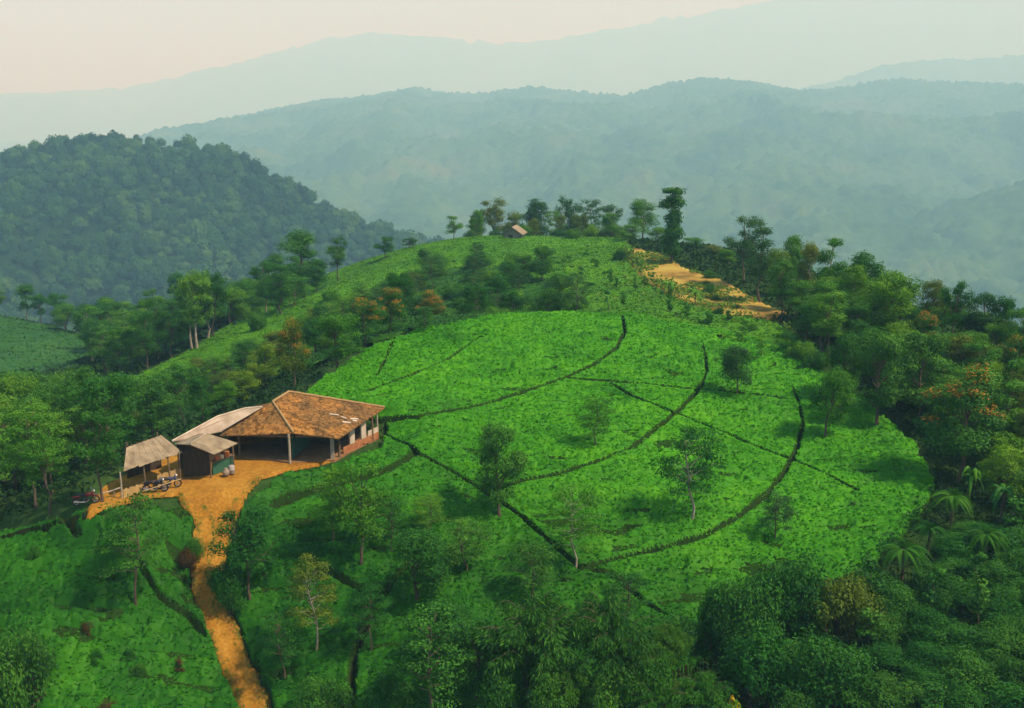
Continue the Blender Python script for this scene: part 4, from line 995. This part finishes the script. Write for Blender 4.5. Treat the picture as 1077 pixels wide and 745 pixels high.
# ---- dark and reddish shrubs in the steep plot
for px, b, t_, w_, k, tn, lb in [(38,596,568,16,'bush','dark','small dark shrub alone near the upper trail of the steep plot'),
 (94,668,650,14,'bush','rust','reddish small shrub above the dark upright one on the steep plot'),
 (101,704,678,13,'bush','dark','dark upright shrub in the middle of the steep tea plot'),
 (190,716,692,14,'sapling','rust','red-brown young tree with bare stem near the track on the steep plot'),
 (137,700,678,12,'bush','dark','small dark shrub between two others in the steep tea plot'),
 (146,722,694,18,'bush','dark','dark low shrub below the middle of the steep plot'),
 (112,752,732,22,'bush','rust','brownish shrub at the lowest edge of the steep plot'),
 (22,760,636,66,'bush','dark','large black-green thicket bush at the lower end of the steep plot'),
 (197,602,570,20,'bush','rust','rusty dry bush on the cut bank above the track'),
 (205,590,560,22,'bush','dark','dark bush hanging over the cut bank of the track'),
 (342,762,700,56,'bush','dark','dark shrub near the foot of the wide dark trail')]:
    T(px,b,t_,w_,k,tn,lb)
# ---- lower belt: bamboo and thickets
T(560,752,618,122,'bamboo_clump','dark','largest feathery bamboo clump at the foot of the round hill',vi=0)
T(640,745,612,92,'bamboo_clump','dark','second tall bamboo clump joined to the largest one',vi=1)
T(605,772,700,58,'bamboo_clump','mid','small round bamboo tuft in front of the largest clump',vi=2)
T(672,752,676,66,'bamboo_clump','mid','rounded bamboo tuft between the tall clump and the dark thicket',vi=1)
T(700,720,655,56,'bamboo_clump','mid','bamboo tuft closest to the lower trail end',vi=2)
T(735,775,704,72,'bamboo_clump','mid','low bamboo tuft beside the yellow flowers',vi=0)
T(690,780,706,62,'bamboo_clump','mid','mid-green low bamboo tuft at the lowest edge of the thicket',vi=1)
T(520,775,690,60,'bush','dark','black-green bush in the shade beside the largest bamboo clump',vi=2)
T(455,775,640,92,'shade_tree','dark','airy wide tree at the lowest part of the tea, next to the bamboo',vi=0)
T(500,745,650,70,'oval_tree','dark','dark rounded tree half hidden behind the largest bamboo clump',vi=0)
T(410,772,690,50,'bush','dark','dark bush under the airy tree by the wide dark trail',vi=3)
T(768,772,736,24,'flowering_shrub','bright','shrub with bright yellow flower heads at the bottom edge',flush='flower',vi=0)
T(745,690,600,26,'bush','dark','narrow dark bush at the tea side of the thicket',vi=1)
for px, b, t_, w_, tn, lb in [(775,690,588,72,'dark','large dark round bush at the tea corner of the thicket'),(830,680,572,84,'dark','broad dark bush at the top of the thicket'),(880,672,592,72,'olive','olive bush at the uphill end of the thicket'),
 (800,740,640,84,'dark','deep green bush in front of the large dark round one'),(865,745,655,84,'dark','loose dark bush in the middle of the lower thicket'),(765,660,612,40,'mid','green bush poking above the thicket rim')]:
    T(px,b,t_,w_,'bush',tn,lb)
for px, b, t_, w_, k, tn, lb in [(350,575,505,46,'shade_tree','mid','thin airy tree between the track bend and the yellow-green one'),(412,585,520,44,'shade_tree','dark','dark airy tree just downhill of the yellow-green one'),
 (560,640,570,54,'shade_tree','dark','dark airy tree uphill of the largest bamboo clump'),(655,665,600,46,'shade_tree','dark','airy tree between the second bamboo clump and the trail end'),(300,720,640,46,'shade_tree','dark','dark airy tree close to the lower track'),
 (390,690,618,46,'shade_tree','dark','airy tree standing in the wide dark trail'),(640,780,676,60,'bush','dark','black-green bush filling the gap between the bamboo tufts'),(580,780,690,60,'bush','dark','dark bush under the largest bamboo clump'),
 (712,690,640,48,'bush','dark','dark bush at the lower trail end'),(470,700,628,56,'oval_tree','dark','rounded tree just uphill of the airy wide one'),(690,765,665,50,'bush','dark','leafy bush behind the mid-green low bamboo tuft')]:
    T(px,b,t_,w_,k,tn,lb)
# ---- ferns and bananas on the right
for px, b, t_, w_, k, tn, lb in [(948,612,554,64,'tree_fern','mid','large tree fern with spreading pale fronds at the tea edge'),
 (1000,556,500,56,'tree_fern','mid','pale tree fern under the orange-topped tree'),(1018,538,470,34,'banana_plant','mid','banana plant with upright leaves beneath the orange-topped tree'),
 (1052,552,490,42,'banana_plant','dark','banana plant with broad leaves near the dark wood edge'),(975,588,536,46,'tree_fern','dark','low dark fern between the two tree ferns'),
 (1035,596,540,50,'tree_fern','mid','dull tree fern in the shade of the wood'),
 (703,312,288,24,'banana_plant','mid','banana plant beside the dug field, the higher of two'),(731,326,294,22,'banana_plant','mid','banana plant beside the dug field, the lower of two'),(640,330,300,20,'banana_plant','mid','small banana plant on the saddle above the round hill')]:
    T(px,b,t_,w_,k,tn,lb)
# ---- wood on the right-hand ridge: trees one can tell apart
RW = 'trees of the right-hand ridge wood'
for px, b, t_, w_, k, tn, lb, kw in [
 (782,300,224,48,'tiered_tree','blue','tall blue-green tree at the uphill end of the ridge wood, above the dug field',dict(vi=0)),
 (799,318,240,30,'tall_tree','blue','slim blue-green tree beside the uphill end tree of the ridge wood',dict(vi=2)),
 (828,312,246,28,'oval_tree','mid','small rounded tree just behind the pale-trunk pair',dict(vi=1)),
 (818,326,262,28,'oval_tree','yellow','small yellow-green tree at the dug field corner',dict(vi=0)),
 (821,338,268,30,'tall_tree','dark','dark narrow tree at the lower corner of the dug field',dict(vi=0)),
 (849,326,254,26,'tall_tree','olive','slim pale-trunked tree leaning beside its taller twin',dict(vi=1,pale=True)),
 (872,330,252,32,'tall_tree','mid','pale-trunked tree with rounded top, tallest of the slim pair',dict(vi=2,pale=True)),
 (892,346,278,36,'oval_tree','bright','bright yellow-green round tree in the ridge wood',dict(vi=1)),
 (911,334,264,44,'oval_tree','dark','dark dome-topped tree on the ridge skyline',dict(vi=2)),
 (936,372,286,62,'oval_tree','bright','broad fresh-green tree in the middle of the ridge wood',dict(vi=3)),
 (900,376,318,34,'oval_tree','dark','small black-green tree in front of the bright round one',dict(vi=0)),
 (976,352,294,34,'oval_tree','olive','dull olive round tree on the ridge skyline',dict(vi=1)),
 (1000,378,294,38,'tiered_tree','dark','dark tiered tree rising above the ridge wood',dict(vi=2)),
 (1028,378,302,34,'tall_tree','blue','blue-green tree next to the dark tiered one',dict(vi=0)),
 (1050,380,310,30,'oval_tree','dark','small rounded tree at the far end of the ridge skyline',dict(vi=1)),
 (970,388,326,28,'flowering_tree','dark','tree with orange tips beside the broad fresh-green one',dict(vi=0)),
 (1005,418,352,40,'oval_tree','olive','olive round-topped tree in the middle of the ridge wood',dict(vi=1)),
 (884,428,346,40,'oval_tree','dark','dark tree behind the largest slope tree',dict(vi=2)),
 (963,446,346,54,'oval_tree','dark','deep green tree between the largest slope tree and the orange one',dict(vi=3)),
 (1008,508,382,84,'flowering_tree','dark','big tree crowned with orange leaves at the tea edge',dict(vi=1)),
 (1038,440,382,40,'oval_tree','bright','fresh green tree just behind the big orange-crowned one',dict(vi=0)),
 (1074,478,386,50,'oval_tree','olive','olive-green tree at the outer edge of the ridge wood',dict(vi=2)),
 (1068,420,352,34,'flowering_tree','mid','tree with a few orange tips above the olive-green edge tree',dict(vi=2))]:
    T(px,b,t_,w_,k,tn,lb,RW,**kw)
T(842,384,352,30,'bush','mid','mid-green bush at the top corner of the round hill, against the ridge wood',vi=0); T(858,392,362,26,'bush','dark','dark bush beside the mid-green one at the top corner of the round hill',vi=1)
# ---- far crest
CR = 'trees along the far crest'
for px, b, t_, w_, k, tn, lb, kw in [
 (477,252,226,24,'tiered_tree','mid','lone small flat-topped tree on the crest, away from the hut',dict(vi=0,Y=212)),
 (520,252,209,44,'tiered_tree','olive','wide loose tree beside the hut on the far crest',dict(vi=1,Y=232)),
 (504,252,220,20,'tiered_tree','blue','small tree touching the wide one near the hut',dict(vi=2,Y=234)),
 (548,252,222,26,'tiered_tree','bright','low bright tree just behind the hut',dict(vi=0,Y=238)),
 (568,252,208,32,'oval_tree','blue','rounded tree on the crest, first behind the hut',dict(vi=1,Y=236)),
 (597,252,206,34,'tiered_tree','blue','tallest layered tree of the crest row, with bare pale trunk',dict(vi=2,pale=True,Y=236)),
 (583,252,220,22,'shade_tree','mid','small thin tree between the rounded and the tallest crest trees',dict(vi=1,Y=232)),
 (622,252,208,26,'shade_tree','blue','loose crest tree between the tallest one and the slim one',dict(vi=0,Y=230)),
 (643,252,211,22,'tall_tree','blue','slim crest tree with a thin wispy top',dict(vi=0,pale=True,Y=224)),
 (676,258,209,32,'oval_tree','mid','round-headed tree on the crest near the tall column tree',dict(vi=1,Y=205)),
 (706,277,197,25,'column_tree','dark','tall column tree with a separate round head above the dug field',dict(vi=0)),
 (662,268,236,24,'oval_tree','bright','low bright tree under the round-headed crest tree',dict(vi=0,Y=198)),
 (690,268,238,26,'oval_tree','bright','bright low tree between the round-headed and column trees',dict(vi=2,Y=190)),
 (728,282,250,24,'oval_tree','mid','small green tree just past the column tree',dict(vi=3,Y=182)),
 (748,292,258,24,'shade_tree','olive','thin olive tree on the skyline above the dug field',dict(vi=0,Y=172)),
 (765,300,262,22,'oval_tree','bright','small bright tree nearest the uphill end of the ridge wood',dict(vi=1,Y=162)),
 (652,276,258,17,'bush','dark','single dark round bush in the crest tea',dict(vi=0)),
 (349,322,300,20,'bush','mid','round bush alone on the pale tea slope, the higher one',dict(vi=1)),
 (270,351,324,20,'bush','mid','round bush alone on the pale tea slope, the lower one',dict(vi=2)),
 (318,300,241,40,'tall_tree','dark','tallest dark tree behind the pale tea slope',dict(vi=1,Y=186)),
 (280,310,270,26,'tall_tree','dark','narrow dark tree with pale stem behind the pale tea slope',dict(vi=0,pale=True,Y=180)),
 (357,300,249,32,'tiered_tree','dark','broad dark tree next to the tallest one behind the slope',dict(vi=1,Y=196)),
 (303,310,285,16,'tall_tree','dark','thin small tree between the tallest and the narrow dark tree',dict(vi=2,Y=182)),
 (333,300,272,24,'oval_tree','dark','low dark tree just under the tallest one',dict(vi=1,Y=184)),
 (406,285,248,30,'tiered_tree','dark','dark spreading tree on the slope skyline, close to the crest',dict(vi=0,Y=205)),
 (431,280,250,20,'tiered_tree','blue','small tree on the slope skyline nearest the crest',dict(vi=2,Y=212))]:
    T(px,b,t_,w_,k,tn,lb,CR,**kw)
# ---- gully between the round hill and the pale slope
GU = 'trees in the gully behind the round hill'
for px, b, t_, w_, k, tn, lb, kw in [
 (384,366,312,36,'flowering_tree','dark','tree with orange-brown crown, highest in the gully',dict(vi=0)),
 (411,354,303,32,'flowering_tree','dark','dark tree with few orange tips beside the orange-brown one',dict(vi=2)),
 (355,392,328,50,'oval_tree','mid','large plain green tree in the gully beside the round hill',dict(vi=3)),
 (310,412,334,36,'flowering_tree','olive','brownish tree with orange flush in the gully above the hall roof',dict(vi=1)),
 (278,412,360,42,'flowering_tree','yellow','yellow-green tree in the gully with flowering tips',dict(vi=3,flush='yellow')),
 (258,428,390,36,'oval_tree','yellow','yellow-green round tree just above the lean-to roof',dict(vi=0)),
 (214,450,394,28,'oval_tree','dark','dark tree rising behind the lean-to end',dict(vi=1)),
 (236,440,400,30,'oval_tree','mid','small green tree between the yellow-green and dark ones behind the lean-to',dict(vi=2)),
 (453,346,306,30,'flowering_tree','olive','low tree with orange flush near the upper rim of the round hill',dict(vi=1,Y=128)),
 (520,330,286,34,'oval_tree','dark','dark tree with pale trunk in the middle of the gully thicket',dict(vi=2,pale=True,Y=136)),
 (590,330,288,22,'oval_tree','dark','dark tree at the saddle end of the gully thicket',dict(vi=3,Y=134))]:
    T(px,b,t_,w_,k,tn,lb,GU,**kw)
KEEP = [FIELD, [(112,402),(250,340),(400,276),(440,272),(400,288),(300,331),(200,379),(130,413)], [(85,505),(130,462),(250,450),(250,500),(130,535),(85,540)],
 [(340,400),(450,348),(600,332),(800,370),(880,412),(930,470),(900,560),(600,600)], [(660,262),(760,292),(830,328),(760,322)]]
HUTBOX = [(524,235),(560,235),(560,258),(524,258)]
def hides(q, h, wd):
    zs = np.array([.3, .6, .95, .7, .7]); xs = np.array([0, 0, 0, -.35, .35])*wd
    a, b = project(q[0]+xs, q[1]+0*xs, q[2]+h*zs)
    if q[1] < hp[1]+3 and inpoly(a, b, HUTBOX).any(): return True
    return any(inpoly(a, b, k).any() for k in KEEP)
# ---- scattered members of a wood: points well apart on the ground
def scatter(poly, n, gap, pick, group, tries=4000, guard=True):
    xs = [p[0] for p in poly]; ys = [p[1] for p in poly]; pts = []; k = 0
    for _ in range(tries):
        if k >= n: break
        px = rng.uniform(min(xs), max(xs)); py = rng.uniform(min(ys), max(ys))
        if not inpoly(np.array([px]), np.array([py]), poly)[0]: continue
        q = hit(px, py)
        if q is None: continue
        kind, h, wd, tone, lb, kw = pick()
        if any(math.hypot(q[0]-a, q[1]-b) < gap+.45*(r_) for a, b, r_ in PLACED): continue
        if polydist(np.array([q[0]]), np.array([q[1]]), [SEGA, SEGB])[0] < 5.5 and q[1] < 90: continue
        if track_edge(np.array([q[0]]), np.array([q[1]]))[0] < 1.5: continue
        if guard and hides(q, h, wd): continue
        plant(kind, q, h, wd, tone, lb, group, **kw); k += 1
def scatter_world(x0, x1, y0, y1, n, gap, pick, group, cond, tries=6000):
    k = 0
    for _ in range(tries):
        if k >= n: break
        x, y = rng.uniform(x0, x1), rng.uniform(y0, y1)
        zz = float(H(x, y)); kind, h, wd, tone, lb, kw = pick()
        px, py = project(np.array([x]), np.array([y]), np.array([zz+h*.9])); px, py = float(px[0]), float(py[0])
        if not (-10 < px < 1087 and py < 745) or not cond(px, py, x, y): continue
        q = hit(px, py)
        if q is not None and q[1] < y-2: continue
        if hides((x, y, zz), h, wd) or (math.hypot(x-hp[0], y-hp[1]) < 7 and y < hp[1]+4): continue
        if any(math.hypot(x-a, y-b) < gap+.45*r_ for a, b, r_ in PLACED): continue
        plant(kind, (x, y, zz), h, wd, tone, lb, group, **kw); k += 1
def choose(opts):
    def f():
        o = opts[rng.integers(0, len(opts))]; kind, (h0, h1), (w0, w1), tone, lb = o[:5]
        return kind, rng.uniform(h0, h1), rng.uniform(w0, w1), tone, lb, (o[5] if len(o) > 5 else {})
    return f
LWOOD = [(-40,400),(75,392),(115,372),(150,352),(250,332),(285,328),(250,350),(200,374),(150,393),(105,410),(60,438),(120,470),(180,450),(205,458),(150,474),(128,488),(118,514),(78,526),(0,548),(-40,555)]
pickL = choose([('tall_tree',(8,12),(3.6,5.2),'dark','dark slender tree in the packed wood below the pale slope and beside the sheds'),
 ('oval_tree',(6,9),(4,6),'mid','mid-green rounded tree in the packed wood below the pale slope and beside the sheds'),
 ('oval_tree',(6,9),(4,5.5),'dark','dark rounded tree in the packed wood below the pale slope and beside the sheds'),
 ('tiered_tree',(7,10.5),(4.5,6.5),'dark','dark tiered tree in the packed wood below the pale slope and beside the sheds'),
 ('tall_tree',(8,12),(3.6,5),'mid','slender pale-trunked tree in the packed wood below the pale slope and beside the sheds',dict(pale=True)),
 ('shade_tree',(6,9),(3.6,5),'mid','thin loose tree in the packed wood below the pale slope and beside the sheds')])
T(108,528,428,62,'tiered_tree','dark','big dark tiered tree right beside the open shed',vi=0)
T(52,536,458,50,'tiered_tree','mid','spreading green tree beyond the red motorbike',vi=2)
scatter(LWOOD, 78, 2.1, pickL, 'trees of the packed wood beside the sheds')
pickR = choose([('oval_tree',(4,5.6),(3.2,4.6),'dark','dark rounded tree packed into the right-hand ridge wood'),('oval_tree',(4,5.8),(3.2,4.8),'mid','mid-green rounded tree packed into the right-hand ridge wood'),
 ('oval_tree',(3.6,5),(3,4),'bright','fresh green low tree packed into the right-hand ridge wood'),('tall_tree',(5,7.2),(2.8,3.8),'mid','slender mid-green tree packed into the right-hand ridge wood'),('oval_tree',(4,5.4),(3.2,4.4),'olive','olive rounded tree packed into the right-hand ridge wood')])
RWOOD = [(825,338),(860,328),(930,338),(1000,356),(1077,382),(1100,384),(1100,560),(1060,545),(1010,500),(972,470),(950,440),(905,412),(880,400),(855,365)]
scatter(RWOOD, 46, 1.5, pickR, 'packed trees of the right-hand ridge wood')
scatter_world(35, 130, 100, 165, 16, 2.2, pickR, 'packed trees of the right-hand ridge wood', lambda px, py, x, y: px > 830 and py < 400 and py > 262+.33*(px-830))
pickV = choose([('tall_tree',(6.5,9.5),(3.4,4.6),'dark','dark tree in the valley wood showing above the pale tea slope'),('oval_tree',(5.5,8),(4.2,5.6),'dark','dark rounded tree in the valley wood showing above the pale tea slope'),('oval_tree',(5,7.5),(4,5.4),'mid','mid-green rounded tree in the valley wood showing above the pale tea slope')])
scatter_world(-125, -20, 150, 235, 50, 2.6, pickV, 'trees of the valley wood behind the pale slope', lambda px, py, x, y: px < 330 and not inpoly(np.array([px]), np.array([py+14]), FIELD)[0] and (py < 335 or px > 85))
pickC = choose([('bush',(2.2,4.2),(2.6,4.2),'bright','bright low bush in the strip behind the crest tea'),('oval_tree',(4,6),(3,4.2),'mid','mid-green low tree in the strip behind the crest tea'),('bush',(2.2,4),(2.6,4),'blue','blue-green low bush in the strip behind the crest tea'),('oval_tree',(4,6),(2.6,3.6),'olive','olive low tree in the strip behind the crest tea')])
scatter_world(-10, 50, 165, 246, 34, 1.6, pickC, 'low growth behind the crest tea', lambda px, py, x, y: px > 495 and px < 665 and y > 205 and py > 212 and py < 268 and y > 150)
pickG = choose([('bush',(2.2,3.6),(3,4.6),'dark','dark bush in the thicket behind the rim of the round hill'),('bush',(2.2,3.6),(3,4.6),'mid','mid-green bush in the thicket behind the rim of the round hill'),('oval_tree',(4,6),(3,4.2),'dark','small dark tree in the thicket behind the rim of the round hill'),('shade_tree',(4,6),(2.6,3.6),'blue','thin blue-green tree in the thicket behind the rim of the round hill')])
GUL = [(600,312),(600,326),(560,330),(520,333),(440,345),(400,356),(400,330),(430,305),(440,288),(480,282),(540,284),(580,290)]
scatter(GUL, 30, 1.5, pickG, 'bushes of the thicket behind the round hill')
scatter_world(-26, 10, 120, 142, 34, 1.1, pickG, 'bushes of the thicket behind the round hill', lambda px, py, x, y: py < 335 and px < 610)
pickW = choose([('oval_tree',(3.5,5.5),(3,4.4),'dark','dark tree on the overgrown slope between the pale crest strip and the hall'),('bush',(1.8,3.2),(2.6,4),'mid','mid-green bush on the overgrown slope between the pale crest strip and the hall'),('bush',(1.8,3),(2.6,4),'dark','dark bush on the overgrown slope between the pale crest strip and the hall'),('shade_tree',(3.5,5.5),(2.6,3.6),'mid','thin tree on the overgrown slope between the pale crest strip and the hall'),('oval_tree',(3.5,5),(3,4),'olive','olive tree on the overgrown slope between the pale crest strip and the hall')])
scatter([(120,436),(200,396),(300,352),(400,310),(450,290),(450,330),(385,362),(335,380),(300,398),(240,428),(190,455),(140,470)], 46, 1.5, pickW, 'growth on the overgrown slope')
pickS = choose([('sapling',(1.6,2.8),(1,1.6),'mid','thin young tree planted in the saddle between round hill and crest'),('sapling',(1.4,2.4),(.9,1.4),'dark','dark young tree planted in the saddle between round hill and crest'),('bush',(.9,1.4),(1.1,1.8),'dark','small dark shrub in the saddle between round hill and crest')])
scatter([(560,270),(640,262),(680,290),(740,325),(800,338),(850,372),(800,385),(740,352),(690,338),(620,322)], 34, 2.6, pickS, 'young plants on the saddle', guard=False)
pickB = choose([('bush',(1.0,1.7),(1.3,2.0),'dark','dark shrub dotted over the dug field'),('bush',(.7,1.1),(.9,1.4),'olive','olive tuft dotted over the dug field')])
scatter(BARE, 6, 3, pickB, 'shrubs on the dug field', guard=False)
pickU = choose([('bush',(1.6,2.8),(2.6,4.2),'dark','dark bush in the shady undergrowth below the ridge wood'),('bush',(1.4,2.6),(2.4,3.8),'dark','small dark bush in the shady undergrowth below the ridge wood'),('sapling',(2.5,4),(1.6,2.2),'dark','dark young tree in the shady undergrowth below the ridge wood')])
UND = [(905,612),(960,600),(1010,570),(1080,560),(1100,600),(1100,765),(800,765),(780,735),(880,690),(900,640)]
scatter(UND, 44, 1.0, pickU, 'bushes of the shady undergrowth')
print('plants', len(PLACED))
# ================================================================ masses nobody could count
# ---- canopy of the wooded hill
import bmesh
def crown_block(seed):
    rg = np.random.default_rng(seed); bm = bmesh.new(); bmesh.ops.create_icosphere(bm, subdivisions=2, radius=1)
    V = np.array([v.co[:] for v in bm.verts]); Fc = np.array([[v.index for v in f.verts] for f in bm.faces]); bm.free()
    k = rg.normal(size=(8, 3)); k /= np.linalg.norm(k, axis=1, keepdims=True); k[:, 2] = np.abs(k[:, 2])
    def rad(D): return .66+.36*np.clip(np.max(D@k.T, 1), 0, 1)**4
    P_ = V*(rad(V)*.9)[:, None]; keep = P_[:, 2] > -.4; Fk = Fc[keep[Fc].all(1)]
    used = np.unique(Fk); mp = np.full(len(V), -1); mp[used] = np.arange(len(used)); Vb = P_[used]; Fb = mp[Fk]
    n = 190; D = rg.normal(size=(n, 3)); D[:, 2] = np.abs(D[:, 2])-.3; D /= np.linalg.norm(D, axis=1, keepdims=True)
    v, q = leafquads(D*(rad(D)*(.92+.16*rg.random(n)))[:, None], D+rg.normal(size=(n, 3))*.45, .27*(.6+.8*rg.random(n)), .75)
    tri = np.concatenate([q[:, [0, 1, 2]], q[:, [0, 2, 3]]])+len(Vb)
    t = np.concatenate([np.full(len(Vb), .3), np.repeat(np.clip(.25+.6*rg.random(n), 0, 1), 4)])
    return np.concatenate([Vb, v]), np.concatenate([Fb, tri]), t
blocks = [crown_block(2000+i) for i in range(9)]
parts = []
WX, WY, WZ = WOODED
gi = [(i, j) for i in range(0, WX.shape[0], 2) for j in range(0, WX.shape[1], 2)]
gi = np.array(gi); x0 = WX[gi[:, 0], gi[:, 1]]+rng.uniform(-4.5, 4.5, len(gi)); y0 = WY[gi[:, 0], gi[:, 1]]+rng.uniform(-4.5, 4.5, len(gi)); z0_ = WZ[gi[:, 0], gi[:, 1]]
pxx, pyy = project(x0, y0, z0_); okf = (pxx > -140) & (pxx < 620) & (pyy < 352) & (y0 < 1110)
for x, y, zz in zip(x0[okf], y0[okf], z0_[okf]):
    v, q, t = blocks[rng.integers(0, 9)]; big = vnoise(np.array(x/60), np.array(y/60), 5); s = (4.2+5.2*rng.random()**1.8)*(.75+.55*big); a = rng.random()*6.283; c_, s_ = math.cos(a), math.sin(a); hz_ = s*rng.uniform(.8, 1.35)
    vv = np.stack([(v[:, 0]*c_-v[:, 1]*s_)*s+x, (v[:, 0]*s_+v[:, 1]*c_)*s+y, v[:, 2]*hz_+zz+.45*hz_], -1); parts.append((vv, q, np.clip(t*.5+rng.uniform(-.15, .6), 0, 1)))
v, q, t = merge(parts); print('canopy', len(parts), len(q))
CANOPY = leafmat('leaf_canopy', (.007, .040, .006), (.021, .090, .012), (.078, .175, .024), sc=.012, objvar=0)
tag(link('forest', mesh_np('forest', v, tris=q, tint=t, mats=[CANOPY])), 'hazy unbroken forest canopy over the rounded hill beyond the valley', None, None, 'stuff')
# ---- undergrowth
def cover(name, label, n, box, cond, size, hgt, mat, lumps=1.5):
    x = rng.uniform(box[0], box[1], n); y = rng.uniform(box[2], box[3], n); h = H(x, y); px, py = project(x, y, h)
    k = cond(px, py, x, y); x, y, h = x[k], y[k], h[k]
    lump = np.clip(.5+.9*fbm(x/lumps, y/lumps, 3, 301), 0, 1.2)
    p = np.stack([x, y, h+hgt*lump*(.25+.75*rng.random(len(x)))], -1); nrm = rng.normal(size=p.shape)*.7; nrm[:, 2] += .8
    v, q = leafquads(p, nrm, size*(.5+rng.random(len(x)))*np.clip(y/90, .7, 2.2), .5)
    tag(link(name, mesh_np(name, v, quads=q, tint=np.repeat(np.clip(.15+.4*lump*rng.random(len(x))+.4*rng.random(len(x)), 0, 1), 4), mats=[mat])), label, None, None, 'stuff')
def notea(px, py, x, y):
    k = np.ones(px.shape, bool)
    for pl in (HILL, LEFT, STRIP, FAR, FIELD): k &= ~inpoly(px, py, pl)
    return k & ~yardmask(x, y) & (track_edge(x, y) > .3) & ((polydist(x, y, [SEGA, SEGB]) > 2.9) | (px > 350)) & ~inpoly(px, py, [(300,480),(350,470),(396,452),(400,462),(352,487),(300,497)])
UNDER = leafmat('leaf_under', (.006, .030, .006), (.015, .060, .010), (.036, .115, .016), objvar=0)
cover('undergrowth', 'dark tangled undergrowth below the ridge wood', 280000, (0, 140, 40, 100), lambda px, py, x, y: notea(px, py, x, y) & (px < 2200) & (py > 300), .34, 1.3, UNDER)
cover('undergrowth', 'scrub covering the ridge and gully between the tea plots', 280000, (-60, 150, 84, 260), lambda px, py, x, y: notea(px, py, x, y) & ~inpoly(px, py, BARE) & (px > 210) & (px < 2000), .34, 1.1, UNDER)
cover('undergrowth', 'green scrub on the valley floor under the packed wood', 150000, (-150, -26, 62, 250), lambda px, py, x, y: notea(px, py, x, y) & (px > -150), .5, 1.4, UNDER)
cover('weeds', 'weeds fringing the dirt track and its middle strip', 60000, (-34, -8, 46, 88), lambda px, py, x, y: ((np.abs(track_edge(x, y)-.1) < .38) | ((np.abs(track_edge(x, y)+.86) < .2) & (fbm(x/1.2, y/1.2, 2, 411) > 0))) & ~yardmask(x, y) & (rng.random(px.shape) < .8), .15, .22, LM['mid'], .8)
GRASSY = leafmat('crop_leaf', (.07, .17, .015), (.12, .25, .02), (.20, .30, .04), objvar=0)
cover('crop_plants', 'yellow-green crop growing along the far crest and the saddle', 60000, (-5, 60, 110, 235), lambda px, py, x, y: ((inpoly(px, py, [(545,246),(640,242),(672,258),(640,254),(600,250),(560,251)]) | inpoly(px, py, [(655,262),(690,288),(740,316),(800,332),(845,352),(830,366),(760,340),(690,322),(600,318),(640,300)])) & (rng.random(px.shape) < .5)), .30, 1.25, GRASSY, 3)
cover('crop_plants', 'sparse green tufts over the dug field', 42000, (8, 55, 112, 190), lambda px, py, x, y: inpoly(px, py, BARE) & (fbm(x/6, y/6, 3, 401) > .02), .30, .55, GRASSY, 2)
far_house(1060, 249, 720, 10, 'pale house alone on the slope across the valley', WALLP)
